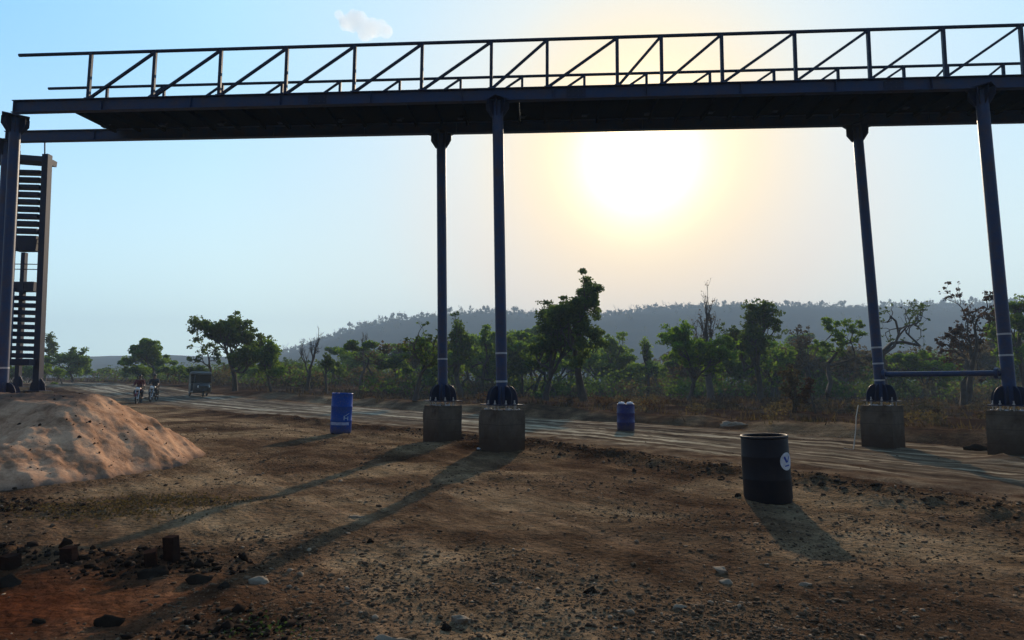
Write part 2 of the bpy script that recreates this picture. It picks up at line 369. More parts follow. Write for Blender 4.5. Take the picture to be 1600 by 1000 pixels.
base = mixc(t, .7, base, ramp(t, fine, [(.32, (.42,) * 3), (.5, (.95,) * 3), (.72, (1.5, 1.47, 1.4))]), 'MULTIPLY')
base = mixc(t, .5, base, ramp(t, grit, [(.35, (.5,) * 3), (.65, (1.4,) * 3)]), 'MULTIPLY')
base = mixc(t, .8, base, ramp(t, streak, [(.34, (.5,) * 3), (.5, (.95,) * 3), (.66, (1.45,) * 3)]), 'MULTIPLY')
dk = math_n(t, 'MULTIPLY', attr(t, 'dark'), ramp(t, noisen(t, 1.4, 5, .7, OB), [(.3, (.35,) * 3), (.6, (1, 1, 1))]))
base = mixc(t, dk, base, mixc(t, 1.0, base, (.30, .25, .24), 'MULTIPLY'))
base = mixc(t, math_n(t, 'MULTIPLY', attr(t, 'red'), .7), base, mixc(t, 1.0, base, (1.25, .50, .26), 'MULTIPLY'))
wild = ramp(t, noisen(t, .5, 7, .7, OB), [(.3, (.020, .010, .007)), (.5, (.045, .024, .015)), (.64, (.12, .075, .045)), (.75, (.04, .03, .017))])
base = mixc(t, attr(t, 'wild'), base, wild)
L(t, base, p.inputs['Base Color'])
b1 = bump(t, p, mid, .9, .07); b2 = bump(t, p, fine, 1.0, .04, b1)
vi = math_n(t, 'SUBTRACT', 1.0, math_n(t, 'MULTIPLY', vo.outputs['Distance'], 1.6)); b3 = bump(t, p, vi, .7, .03, b2)
b4 = bump(t, p, math_n(t, 'SUBTRACT', 1.0, vo2.outputs['Distance']), .5, .008, b3); bump(t, p, grit, .6, .004, b4)
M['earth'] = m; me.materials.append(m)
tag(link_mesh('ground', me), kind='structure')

# road strip
al_s = np.concatenate([np.arange(0, 22, .22), np.arange(22, 62, .16), np.arange(62, 110, .4), np.arange(110, 470, 3.)])
tot_len = sum(math.hypot(b[0] - a[0], b[1] - a[1]) for a, b in zip(RP[:-1], RP[1:])); al_s = al_s[al_s < tot_len]
cum = np.cumsum([0] + [math.hypot(b[0] - a[0], b[1] - a[1]) for a, b in zip(RP[:-1], RP[1:])])
rx = np.interp(al_s, cum, [p_[0] for p_ in RP]); ry = np.interp(al_s, cum, [p_[1] for p_ in RP])
k_ = np.ones(9) / 9
tx = np.gradient(rx); ty = np.gradient(ry); tx = np.convolve(np.pad(tx, 4, 'edge'), k_, 'valid'); ty = np.convolve(np.pad(ty, 4, 'edge'), k_, 'valid')
ln = np.hypot(tx, ty); nx, ny = ty / ln, -tx / ln
lt_ = np.linspace(-RHW - .2, RHW + .2, 61)
RX = (rx[:, None] + nx[:, None] * lt_[None, :]); RY = (ry[:, None] + ny[:, None] * lt_[None, :])
edge = np.abs(lt_)[None, :] + .45 * fbm(RX, RY, 1.3, 4, 99)
RZ = terrain(RX.ravel(), RY.ravel()).reshape(RX.shape) + .012 + .02 * fbm(RX, RY, .8, 4, 131) - .10 * sst(RHW - .9, RHW + .1, edge)
na, nl = RX.shape; ii = np.arange(na - 1)[:, None] * nl; jj = np.arange(nl - 1)[None, :]
Fr = np.stack([ii + jj, ii + jj + 1, ii + nl + jj + 1, ii + nl + jj], -1).reshape(-1, 4)
me = np_mesh('road', np.stack([RX.ravel(), RY.ravel(), RZ.ravel()], 1), Fr, None, True)
set_uv(me, np.repeat(al_s, nl).astype(float), np.tile(lt_, na))
m, t, p = principled('dusty_road', (.2, .17, .14), 1, 0, 0)
tc = N(t, 'ShaderNodeTexCoord'); OB = tc.outputs['Object']
mp = N(t, 'ShaderNodeMapping'); mp.inputs['Scale'].default_value = (.05, 1.5, 1); L(t, tc.outputs['UV'], mp.inputs[0])
st = noisen(t, 1.2, 7, .66, mp.outputs[0], .3); md = noisen(t, 1.2, 7, .68, OB); fn = noisen(t, 30, 5, .7, OB)
c = ramp(t, st, [(.38, (.055, .036, .024)), (.46, (.105, .072, .047)), (.53, (.18, .13, .085)), (.60, (.42, .33, .215))])
c = mixc(t, .7, c, ramp(t, md, [(.35, (.4,) * 3), (.62, (1.15,) * 3)]), 'MULTIPLY')
c = mixc(t, .45, c, ramp(t, fn, [(.3, (.5,) * 3), (.7, (1.4,) * 3)]), 'MULTIPLY')
sx = N(t, 'ShaderNodeSeparateXYZ'); L(t, tc.outputs['UV'], sx.inputs[0])
ax = math_n(t, 'ABSOLUTE', sx.outputs[1]); em = N(t, 'ShaderNodeMapRange', interpolation_type='SMOOTHSTEP'); em.inputs[1].default_value = 2.2; em.inputs[2].default_value = 4.4
L(t, math_n(t, 'ADD', ax, math_n(t, 'MULTIPLY', math_n(t, 'SUBTRACT', noisen(t, .8, 6, .7, OB), .5), 6.)), em.inputs[0])
c = mixc(t, em.outputs[0], c, mixc(t, 1., ramp(t, md, [(.40, (.055, .029, .017)), (.5, (.12, .070, .040)), (.62, (.20, .13, .075))]), ramp(t, fn, [(.3, (.5,) * 3), (.7, (1.4,) * 3)]), 'MULTIPLY'))
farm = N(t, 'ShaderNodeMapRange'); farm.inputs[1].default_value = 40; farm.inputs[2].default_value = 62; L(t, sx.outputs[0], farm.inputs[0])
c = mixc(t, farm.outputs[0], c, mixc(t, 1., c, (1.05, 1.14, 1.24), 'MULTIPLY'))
L(t, c, p.inputs['Base Color']); b1 = bump(t, p, md, .5, .04); bump(t, p, fn, .7, .012, b1)
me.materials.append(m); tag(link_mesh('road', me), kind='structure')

# hills
HP = [(-500, 575), (-200, 570), (60, 566), (180, 561), (260, 558), (340, 559), (420, 557), (455, 550), (490, 538), (520, 526), (560, 513), (620, 502), (700, 494), (780, 489), (850, 492), (900, 496), (950, 492), (1000, 484), (1060, 479), (1150, 478), (1300, 478), (1400, 476), (1500, 472), (1600, 466), (1750, 470), (2100, 500)]
def hill_h(px): return np.interp(px, [q[0] for q in HP], [q[1] for q in HP])
pxs = np.arange(-500, 2050, 8.); dist = np.concatenate([np.linspace(300, 740, 60), np.linspace(760, 940, 10)])
PX, D = np.meshgrid(pxs, dist)
fu = (PX - 800) / F
hx = fu * D / np.sqrt(1); hy = D
zr = (597 - hill_h(PX)) / F * 720 + EYE
f_up = sst(300, 720, D) ** 1.15; f_dn = 1 - sst(750, 940, D) * .45
HZ = zr * f_up * f_dn + (5.5 * fbm(hx, hy, 110, 3, 5) + 1.0 * fbm(hx, hy, 25, 3, 6)) * sst(300, 420, D) * np.where(D > 690, .35, 1) * np.clip(zr / 60, .15, 1) - 2.5
na, nl = PX.shape; ii = np.arange(na - 1)[:, None] * nl; jj = np.arange(nl - 1)[None, :]
Fh = np.stack([ii + jj, ii + jj + 1, ii + nl + jj + 1, ii + nl + jj], -1).reshape(-1, 4)
m, t, p = principled('wooded_slope', (.05, .05, .035), 1, 0, 0)
tc = N(t, 'ShaderNodeTexCoord'); c = ramp(t, noisen(t, .05, 8, .75, tc.outputs['Object']), [(.3, (.018, .024, .022)), (.5, (.028, .034, .028)), (.7, (.045, .045, .034))])
L(t, c, p.inputs['Base Color']); bump(t, p, noisen(t, .12, 6, .7, tc.outputs['Object']), .4, 1.)
tag(link_mesh('hill', np_mesh('hill', np.stack([hx.ravel(), hy.ravel(), HZ.ravel()], 1), Fh, m, True)), kind='structure')
def hill_z(px, d):
    a = int(np.clip(round((px + 500) / 8), 0, len(pxs) - 1)); b = int(np.argmin(np.abs(dist - d))); return float(HZ[b, a])

# ------------------------------------------------------------------ vegetation
def skeleton(seed, depth=4, spread=.75, upb=.25, crook=.22, trunk_frac=.35, kids=(2, 4), stems=1):
    rg = random.Random(seed); segs = []; tips = []
    def rv(): return Vector((rg.gauss(0, 1), rg.gauss(0, 1), rg.gauss(0, 1)))
    def grow(p_, d, ln_, rad, dep):
        n = 4 if dep == depth else 3; pts = [p_.copy()]; rs = [rad]; q = p_.copy(); dd = d.copy()
        for k in range(n):
            dd = (dd + rv() * crook + Vector((0, 0, upb * .35))).normalized(); q = q + dd * ln_ / n
            pts.append(q.copy()); rs.append(rad * (1 - .42 * (k + 1) / n))
        segs.append((pts, rs, dep))
        if dep == 0: tips.append(q); return
        nk = rg.randint(*kids)
        for k in range(nk):
            fr = 1 if k == 0 else rg.uniform(.35, 1) if dep < depth else rg.uniform(.6, 1)
            idx = fr * n; a = min(int(idx), n - 1); bp = pts[a].lerp(pts[a + 1], idx - a)
            nd = (dd * (1 - spread * .5) + rv() * spread * .62 + Vector((0, 0, upb * .5))).normalized()
            grow(bp, nd, ln_ * rg.uniform(.52, .82), rad * (.62 if k else .72) * .8, dep - 1)
        if dep <= 1: tips.append(q)
    for s_ in range(stems):
        a = rg.uniform(0, 6.28); lean = .12 if stems == 1 else .38
        grow(Vector((math.cos(a), math.sin(a), 0)) * (.0 if stems == 1 else .06), Vector((math.cos(a) * lean, math.sin(a) * lean, 1)).normalized(), trunk_frac, .034 / (stems ** .4), depth)
    return segs, tips
def tubes_np(segs, n=5, thick=1.0, mind=0):
    Vv = []; Ff = []; b = 0
    for pts, rs, dep in segs:
        k = 3 if dep <= mind else n
        for i_, p_ in enumerate(pts):
            a = pts[max(i_ - 1, 0)]; c_ = pts[min(i_ + 1, len(pts) - 1)]; z = (c_ - a).normalized(); x = z.cross(Vector((.3, .2, 1))).normalized(); y = x.cross(z)
            for q in range(k):
                an = 6.2832 * q / k; Vv.append(p_ + (x * math.cos(an) + y * math.sin(an)) * rs[i_] * thick)
        for i_ in range(len(pts) - 1):
            for q in range(k): Ff.append((b + i_ * k + q, b + i_ * k + (q + 1) % k, b + (i_ + 1) * k + (q + 1) % k, b + (i_ + 1) * k + q))
        b += len(pts) * k
    return Vv, Ff
def leaf_quads(C, size, rg, elong=1.5):
    n = len(C); a = rg.normal(size=(n, 3)); a /= np.linalg.norm(a, axis=1)[:, None]; b = rg.normal(size=(n, 3)); b -= (a * b).sum(1)[:, None] * a; b /= np.linalg.norm(b, axis=1)[:, None]
    s_ = (size * rg.uniform(.6, 1.35, n))[:, None]
    P = np.stack([C - a * s_ * elong / 2, C + b * s_ / 2, C + a * s_ * elong / 2, C - b * s_ / 2], 1).reshape(-1, 3)
    return P, np.arange(4 * n).reshape(-1, 4)
def tree_meshes(seed, H, W, leafs, leaf_size, bark, leafm, clump=.5, low=0., **kw):
    segs, tips = skeleton(seed, **kw)
    T = np.array([tuple(t_) for t_ in tips]); allp = np.array([tuple(p_) for s_ in segs for p_ in s_[0]])
    cx, cy_ = (np.percentile(allp[:, 0], 50), np.percentile(allp[:, 1], 50))
    pad = clump if leafs else 0
    hz = (H - pad * .6) / allp[:, 2].max(); wx = (W - pad) / max(allp[:, 0].max() - allp[:, 0].min(), .01); wy = (W - pad) / max(allp[:, 1].max() - allp[:, 1].min(), .01)
    def mp_(p_): return Vector((p_[0] * wx, p_[1] * wy, p_[2] * hz))
    segs2 = [([mp_(p_) for p_ in pts], [r_ * H for r_ in rs], d) for pts, rs, d in segs]
    V_, F_ = tubes_np(segs2, 6, kw.get('thick', 1) if False else 1.0)
    tm = np_mesh('trunk', np.array([tuple(v) for v in V_]), F_, bark, True)
    cm = None
    if leafs:
        rg = np.random.default_rng(seed)
        T2 = T * np.array([wx, wy, hz])
        T2 = T2[T2[:, 2] > low * H]
        wgt = rg.uniform(.15, 1, len(T2)) ** 1.6; idx = rg.choice(len(T2), leafs, p=wgt / wgt.sum())
        rad = clump * rg.uniform(.5, 1.1, len(T2))
        g = rg.normal(size=(leafs, 3)); g /= np.linalg.norm(g, axis=1)[:, None]; g *= (rg.uniform(0, 1, leafs) ** .5)[:, None]
        C = T2[idx] + g * rad[idx][:, None] * np.array([1, 1, .62])
        P, Q = leaf_quads(C, leaf_size, rg); cm = np_mesh('crown', P, Q, leafm)
    return tm, cm
TREE_SHAPES = {
 'full': dict(depth=4, spread=.8, upb=.5, crook=.18, trunk_frac=.24, kids=(4, 5)),
 'round': dict(depth=4, spread=.85, upb=.25, crook=.16, trunk_frac=.30, kids=(3, 4)),
 'tall': dict(depth=4, spread=.55, upb=.5, crook=.16, trunk_frac=.45, kids=(2, 4)),
 'open': dict(depth=4, spread=.9, upb=.3, crook=.24, trunk_frac=.36, kids=(2, 4)),
 'bare': dict(depth=5, spread=.7, upb=.45, crook=.17, trunk_frac=.5, kids=(2, 4)),
 'crook': dict(depth=5, spread=.95, upb=.22, crook=.36, trunk_frac=.30, kids=(2, 3)),
 'multi': dict(depth=4, spread=.8, upb=.35, crook=.22, trunk_frac=.34, kids=(2, 4), stems=3),
 'twin': dict(depth=5, spread=.9, upb=.3, crook=.33, trunk_frac=.34, kids=(2, 3), stems=2),
 'top': dict(depth=4, spread=.75, upb=.55, crook=.2, trunk_frac=.62, kids=(3, 4)),
}
def place_tree(name, label, px, top, wpx, Y, shape, leafs, leafm, seed, ls=.16, clump=.55, bark='bark', low=.12, group='trees beyond the road'):
    x = at(px, 610, Y).x; z = tz(x, Y) - .08; H = at(px, top, Y).z - z; W = wpx * Y / F
    tm, cm = tree_meshes(seed, H, W, int(leafs * 1.1), ls * .86, M[bark], M[leafm] if leafm else None, clump * .66, low, **TREE_SHAPES[shape])
    q_ = np.array([v.co.x for v in (cm or tm).vertices]); x -= (np.percentile(q_, 2) + np.percentile(q_, 98)) / 2 * .85
    r_ = empty(name, (x, Y, z)); tag(r_, label, 'tree', group)
    o = bpy.data.objects.new('trunk', tm); COL.objects.link(o); o.parent = r_
    if cm: o = bpy.data.objects.new('crown', cm); COL.objects.link(o); o.parent = r_
    return r_
PT = place_tree
PT('spreading_tree', 'dark flat-topped tree showing just beside the stair tower', 76, 517, 40, 90, 'top', 1500, 'leaf_dark', 101, .22, .7)
PT('leafy_tree', 'wide low green tree between the stair tower and the round tree', 108, 541, 66, 82, 'round', 5200, 'leaf_mid', 102, .22, .8)
PT('leafy_tree', 'round bushy green tree on the road bend behind the motorcycles', 221, 527, 88, 74, 'round', 9000, 'leaf_mid', 103, .2, .8)
PT('sparse_tree', 'thin half-bare tree at the left flank of the tall leafy tree', 322, 524, 44, 60, 'open', 700, 'leaf_dark', 105, .16, .4)
PT('roadside_tree', 'tall dark tree with loose leaves standing behind the auto rickshaw', 370, 482, 128, 56, 'full', 15000, 'leaf_dark', 14, .18, .8, low=.05)
PT('roadside_tree', 'short green tree on two stems just past the rickshaw tree', 424, 526, 60, 54, 'full', 4200, 'leaf_mid', 107, .17, .6)
PT('bare_tree', 'slender leafless tree against the low left end of the hill', 481, 508, 42, 58, 'bare', 0, None, 108)
PT('thin_tree', 'small dark thin tree just behind the tall blue drum', 508, 545, 26, 54, 'tall', 600, 'leaf_dark', 109, .16, .4)
PT('bare_tree', 'grey leafless tree in front of the rising hillside', 571, 516, 40, 66, 'bare', 0, None, 110, bark='bark_pale')
PT('thin_tree', 'ragged thin tree with dark stem, next to the far middle column', 655, 497, 72, 38, 'open', 1500, 'leaf_dark', 111, .13, .36)
PT('leafy_tree', 'dark green tree showing between the two middle columns', 714, 484, 58, 60, 'full', 5200, 'leaf_dark', 112, .19, .6)
PT('leafy_tree', 'broad mid green tree partly hidden by the near middle column', 757, 506, 86, 64, 'round', 6500, 'leaf_mid', 113, .2, .7)
PT('tall_tree', 'tall dark tree with layered crown, stouter of the central pair', 864, 459, 100, 46, 'full', 11000, 'leaf_dark', 115, .15, .66)
PT('tall_tree', 'tallest tree, leaning dark trunk with clumped crown, in the centre', 900, 424, 96, 45, 'crook', 13000, 'leaf_dark', 12, .15, .82)
PT('leafy_tree', 'hazy green tree close behind the tallest tree', 964, 517, 56, 76, 'round', 4000, 'leaf_mid', 117, .2, .7)
PT('thin_tree', 'slim upright green tree alone before the bare hillside', 1010, 525, 24, 74, 'tall', 1000, 'leaf_mid', 118, .2, .5)
PT('multi_stem_tree', 'bright green wide tree on several dark stems', 1088, 498, 124, 52, 'full', 12000, 'leaf_lime', 119, .17, .7, low=.2)
PT('bare_tree', 'bare pale tree rising above the bright green tree', 1110, 430, 58, 56, 'bare', 260, 'leaf_dry', 120, .12, .3, bark='bark_pale')
PT('tall_tree', 'top-heavy dark tree with a dense flat crown', 1184, 464, 100, 56, 'full', 9500, 'leaf_dark', 121, .18, .7, low=.3)
PT('leafy_tree', 'grey green tree under the top-heavy dark crown', 1206, 530, 70, 60, 'round', 3600, 'leaf_mid', 131, .18, .6)
PT('dry_tree', 'brown leafless rounded tree between the dark crown and the far right column', 1256, 505, 62, 66, 'round', 1300, 'leaf_dry', 122, .16, .6, bark='bark_pale')
PT('crooked_tree', 'yellow green crooked tree left of the far right column', 1322, 488, 82, 50, 'crook', 3000, 'leaf_mid', 123, .15, .5)
PT('crooked_tree', 'nearly bare crooked tree framed by the two right columns', 1428, 464, 100, 48, 'crook', 700, 'leaf_dark', 124, .13, .32)
PT('leafy_tree', 'light green bushy tree above the steel brace pipe', 1450, 545, 74, 62, 'round', 4200, 'leaf_lime', 125, .18, .6)
PT('crooked_tree', 'large crooked tree with reddish top leaves beside the near right column', 1512, 436, 104, 44, 'twin', 3400, 'leaf_red', 26, .13, .36)
PT('leafy_tree', 'dense green tree cut off by the right edge', 1598, 456, 84, 50, 'round', 8000, 'leaf_mid', 127, .17, .7)
PT('dry_tree', 'brown twiggy shrub tree behind the dark open drum', 1236, 566, 52, 31, 'multi', 1500, 'leaf_dry', 128, .08, .24)
PT('dry_tree', 'low dark withered shrub tree on the bank', 1262, 588, 34, 30, 'round', 900, 'leaf_red', 129, .08, .22, low=.3)

# wood behind: shared meshes, individual objects
protos = []
for k, (shape, lm_, lf) in enumerate((('round', 'leaf_mid', 2300), ('tall', 'leaf_dark', 1700), ('open', 'leaf_mid', 1800), ('round', 'leaf_dry', 1100), ('multi', 'leaf_dark', 2000), ('open', 'leaf_lime', 1900), ('crook', 'leaf_dry', 500))):
    protos.append((tree_meshes(300 + k, 6, 6.4, int(lf * 1.7), .22, M['bark_pale' if lm_ == 'leaf_dry' else 'bark'], M[lm_], .8, .04, **dict(TREE_SHAPES[shape], depth=3 if shape != 'crook' else 4)), lm_))
def wood_copy(k, px, Y, top, ws):
    x = (px - 800) / F * Y; z = tz(x, Y) - .1; H = max(at(px, top, Y).z - z, 2.2)
    r_ = empty('wood_tree', (x, Y, z)); dry = protos[k][1] == 'leaf_dry'
    tag(r_, 'brownish half-bare tree in the thick wood beyond the road' if dry else 'green tree in the thick wood beyond the road', 'tree', 'dry trees of the wood beyond the road' if dry else 'green trees of the wood beyond the road')
    r_.scale = (H / 6 * ws,) * 2 + (H / 6,); r_.rotation_euler.z = rnd.uniform(0, 6.28)
    for nm, mm in zip(('trunk', 'crown'), protos[k][0]):
        o = bpy.data.objects.new(nm, mm); COL.objects.link(o); o.parent = r_
prof_x = [-60, 60, 150, 300, 330, 430, 520, 560, 600, 700, 760, 830, 940, 1000, 1050, 1150, 1230, 1300, 1400, 1500, 1600, 1700]
prof_y = [572, 572, 580, 580, 572, 566, 556, 550, 540, 528, 518, 515, 540, 575, 550, 530, 530, 540, 545, 545, 520, 520]
px = -40.
while px < 1680:
    for lay in range(2):
        q = px + rnd.uniform(-9, 9)
        if 130 < q < 185 and lay == 0: continue
        tp = float(np.interp(q, prof_x, prof_y)) + rnd.uniform(-8, 16); Yd = rnd.uniform(64, 95) if lay == 0 else rnd.uniform(110, 190)
        if lay: tp -= 0
        k = rnd.choice((0, 1, 2, 4, 5, 0, 2, 3, 6) if 600 > q or 700 < q < 980 else (0, 2, 3, 3, 6, 5, 4, 1, 3))
        if q < 600: k = rnd.choice((0, 1, 2, 4, 1, 0))
        wood_copy(k, q, Yd, min(tp, 583), rnd.uniform(.8, 1.25))
    px += 15
# undergrowth and dry grass
def scatter_tufts(name, n, xr, latr, H_, leafm, seed, blades=9, spread=.18, yr=(10, 62), clumpy=.4, size=.03):
    rg = np.random.default_rng(seed); xs = rg.uniform(*xr, n * 6); ys = rg.uniform(yr[0], yr[1], n * 6)
    la, al = road_coord(xs, ys); ok = (la > latr[0]) & (la < latr[1]) & (fbm(xs, ys, 5, 3, seed) > rg.uniform(-.6, .6, len(xs)) * .8 + clumpy - .4)
    xs, ys = xs[ok][:n], ys[ok][:n]; zs = terrain(xs, ys); n = len(xs)
    C = np.repeat(np.stack([xs, ys, zs], 1), blades, 0); nb = len(C)
    C[:, :2] += rg.normal(0, spread, (nb, 2)); hh = H_ * rg.uniform(.4, 1.2, nb); a = rg.uniform(0, 6.28, nb); wd = size * rg.uniform(.6, 1.4, nb) * (1 + C[:, 1] / 30)
    ln_ = rg.uniform(.1, .7, nb) * hh; b = rg.uniform(0, 6.28, nb)
    d = np.stack([np.cos(a), np.sin(a), a * 0], 1) * wd[:, None] / 2; tip = np.stack([np.cos(b) * ln_, np.sin(b) * ln_, hh], 1)
    P = np.stack([C - d, C + d, C + tip], 1).reshape(-1, 3)
    tag(link_mesh(name, np_mesh(name, P, np.arange(3 * nb).reshape(-1, 3), M[leafm])), kind='stuff')
scatter_tufts('dry_grass', 1500, (-14, 40), (RHW + 1.6, 40), .30, 'straw', 5, 6, .2, (12, 60), .05)
scatter_tufts('dry_grass', 1500, (-95, 95), (RHW + 2, 200), .45, 'straw', 6, 7, .6, (45, 105), .3, .04)
def scatter_bush(name, n, xr, yr, latmin, H_, leafm, seed, ls, per=70):
    rg = np.random.default_rng(seed); xs = rg.uniform(*xr, n * 3); ys = rg.uniform(*yr, n * 3); la, _ = road_coord(xs, ys); ok = la > latmin; xs, ys = xs[ok][:n], ys[ok][:n]
    zs = terrain(xs, ys); hh = H_ * rg.uniform(.5, 1.3, len(xs)); C = np.repeat(np.stack([xs, ys, zs + hh * .45], 1), per, 0); h2 = np.repeat(hh, per)[:, None]
    g = rg.normal(size=(len(C), 3)); g /= np.linalg.norm(g, axis=1)[:, None]; C += g * (rg.uniform(0, 1, (len(C), 1)) ** .45) * h2 * np.array([.8, .8, .5])
    P, Q = leaf_quads(C, ls, rg); tag(link_mesh(name, np_mesh(name, P, Q, M[leafm])), kind='stuff')
scatter_bush('undergrowth', 240, (-110, 110), (58, 110), RHW + 6, 2.2, 'leaf_dry', 51, .2, 150)
scatter_bush('undergrowth', 380, (-110, 110), (60, 110), RHW + 6, 2.6, 'leaf_dark', 52, .2, 160)
scatter_bush('scrub', 60, (6, 34), (24, 44), RHW + 3, .8, 'leaf_dry', 53, .08, 160)
scatter_bush('scrub', 40, (-14, 30), (30, 48), RHW + 4, .6, 'leaf_red', 54, .08, 140)
# trees on the hill
hp = []
for k in range(5):
    hp.append(tree_meshes(500 + k, 10, 8, [260, 150, 320, 60, 0][k], .95, M['bark'], M['hill_leaf'], 1.5, .3, **dict(TREE_SHAPES[['round', 'tall', 'open', 'bare', 'bare'][k]], depth=3)))
px = 425.
while px < 1700:
    px += rnd.uniform(2.5, 7) if px > 520 else rnd.uniform(6, 14)
    d = rnd.uniform(690, 735); k = rnd.choice((0, 1, 2, 3, 4, 3, 4, 2, 3))
    r_ = empty('ridge_tree', ((px - 800) / F * d, d, hill_z(px, d) - .6)); s_ = rnd.uniform(.55, 1.05)
    r_.scale = (s_ * .8, s_ * .8, s_ * rnd.uniform(.9, 1.35)); r_.rotation_euler.z = rnd.uniform(0, 6)
    tag(r_, 'small hazy tree on the skyline of the hill', 'tree', 'trees along the hilltop')
    for nm, mm in zip(('trunk', 'crown'), hp[k]):
        if mm: o = bpy.data.objects.new(nm, mm); COL.objects.link(o); o.parent = r_
rg = np.random.default_rng(9); n = 1500; pxx = rg.uniform(430, 1750, n); dd = np.where(np.arange(n) < 220, rg.uniform(330, 700, n), rg.uniform(705, 735, n)); per = 26
zz = np.array([hill_z(a, b) for a, b in zip(pxx, dd)]); hh = rg.uniform(2.5, 5.5, n)
C = np.repeat(np.stack([(pxx - 800) / F * dd, dd, zz + hh * .5], 1), per, 0); g = rg.normal(size=(n * per, 3)); g /= np.linalg.norm(g, axis=1)[:, None]
C += g * rg.uniform(0, 1, (n * per, 1)) ** .4 * np.repeat(hh, per)[:, None] * np.array([.45, .45, .5])
P, Q = leaf_quads(C, 1.2, rg); tag(link_mesh('hillside_wood', np_mesh('hillside_wood', P, Q, M['hill_leaf'])), kind='stuff')

# ------------------------------------------------------------------ the steel overbridge
YB, KB = 14.2, .036
def atp(px, py, off=0.):
    d = ray(px, py); s_ = (YB + off - 0) / (d.y + KB * d.x); return Vector((0, 0, EYE)) + d * s_
FAR = 1.95
def lean_px(x): return (x - 560) * 9.6e-5
bridge = empty('steel_overbridge', (0, 15.2, 0))
tag(bridge, 'long blue-grey steel footbridge with railed deck on paired pipe columns, spanning the dirt road', 'bridge')
def extrap(a, b, x):
    t_ = (x - a[0]) / (b[0] - a[0]); return (x, a[1] + (b[1] - a[1]) * t_)
def girder(pa, pb, off, top_edge=True, x0=None, x1=1760, hgt=.30):
    a = extrap(pa, pb, x0 or pa[0]); b = extrap(pa, pb, x1); A = atp(a[0], a[1], off); B = atp(b[0], b[1], off)
    dz = -hgt / 2 if top_edge else hgt / 2; A.z += dz; B.z += dz; return A, B
up = Vector((0, 0, 1)); BD = Vector((1, -KB, 0)).normalized(); BN = Vector((KB, 1, 0)).normalized()
def ibeam(A, B, hgt, fw=.15):
    mb = MB(); mb.bar(A, B, .014, hgt - .03)
    for s_ in (-1, 1): mb.bar(A + up * s_ * (hgt / 2 - .0085), B + up * s_ * (hgt / 2 - .0085), fw, .017)
    n = 12
    for k in range(n + 1):
        c_ = A.lerp(B, (k + .02) / (n + .04))
        for s_ in (-1, 1): mb.bar(c_ + BN * s_ * fw * .26 - up * (hgt / 2 - .018), c_ + BN * s_ * fw * .26 + up * (hgt / 2 - .018), .01, fw * .46, BN)
    return mb
nA, nB = girder((22, 158), (1600, 118), -.07); fA, fB = girder((45, 222), (1600, 191.5), FAR + .07, False, x0=8)
ibeam(nA, nB, .30).build('girder', M['steel'], bridge); ibeam(fA, fB, .30).build('girder', M['steel'], bridge)
for f_ in (.285, .52, .80):
    for s_ in (-1, 1):
        c_ = nA.lerp(nB, f_) + BN * s_ * .0125; mb = MB(); mb.bar(c_ - BD * .22, c_ + BD * .22, .01, .20); mb.build('splice_plate', M['steel_dark'], bridge)
        for k in range(8):
            q_ = c_ + BD * (-.17 + .11 * (k % 4)) + up * (.055 if k > 3 else -.055); mb = MB(); mb.tube([q_ + BN * s_ * .004, q_ + BN * s_ * .018], .013, 6, smooth=False); mb.build('splice_bolt', M['steel'], bridge)
# deck between the girders: plates on joists
dl = (atp(95, 170, 0).x); L0 = nA.copy(); span = (nB - nA)
def npt(f): return nA.lerp(nB, f)
def fpt(f): return fA.lerp(fB, f)
dstart = (dl - nA.x) / span.x
nplate = 18
for k in range(nplate):
    f0 = dstart + (1 - dstart) * k / nplate; f1 = dstart + (1 - dstart) * (k + 1) / nplate - .0001
    mb = MB(); q = []
    for f_ in (f0, f1):
        a = npt(f_); z_ = a.z + .15; fx = fA.lerp(fB, (a.x + BN.x * 2 - fA.x) / (fB.x - fA.x)); q.append((Vector((a.x, a.y - .02, z_ + .012)), Vector((fx.x, fx.y + .02, fx.z + .162))))
    mb.slab([q[0][0], q[1][0], q[1][1], q[0][1]], up, .022)
    mb.build('deck_plate', M['deck'], bridge)
for k in range(37):
    f_ = dstart + .001 + (1 - dstart) * k / 36.2; a = npt(f_) + BN * .075; b = a + BN * (FAR - .03); b.z = fpt(0).z + (fpt(1).z - fpt(0).z) * ((b.x - fA.x) / (fB.x - fA.x))
    mb = MB(); mb.bar(a + up * .08, b + up * .08, .06, .11); mb.build('joist', M['deck'], bridge)
# railings
def railing(px_posts, top_a, top_b, off, zbase_line, r_top, x_start, wid, post_w):
    par = bridge
    A = atp(*extrap(top_a, top_b, x_start), off); B = atp(*extrap(top_a, top_b, 1760), off)
    mb = MB(); mb.tube([A, B], r_top, 10); mb.build('top_rail', M['rail'], par)
    tops = []; bots = []
    for q in px_posts:
        tp = atp(*extrap(top_a, top_b, q), off); ln_ = lean_px(q) * 68
        zb = zbase_line(tp.x); bt = Vector((tp.x, tp.y, zb)); bt.x += 0
        tops.append(tp); bots.append(bt)
    for i_, (a, b) in enumerate(zip(tops, bots)):
        mb = MB(); mb.bar(b - up * .005, a - up * .01, post_w, post_w, BN); mb.bar(b - up * .004, b + up * .012, .13, .13, BN); mb.build('post', M['rail'], par)
        if i_ + 1 < len(tops):
            mb = MB(); mb.bar(b + BD * .05 + up * .03, tops[i_ + 1] - BD * .03 - up * .04, post_w * .8, post_w * .8, BN); mb.build('diagonal', M['rail'], par)
def zl(A, B, add): return lambda x: A.z + (B.z - A.z) * (x - A.x) / (B.x - A.x) + add
near_posts = [143, 243, 346, 449, 555, 660, 768, 855, 964, 1033, 1127, 1241, 1356, 1473, 1594, 1712]
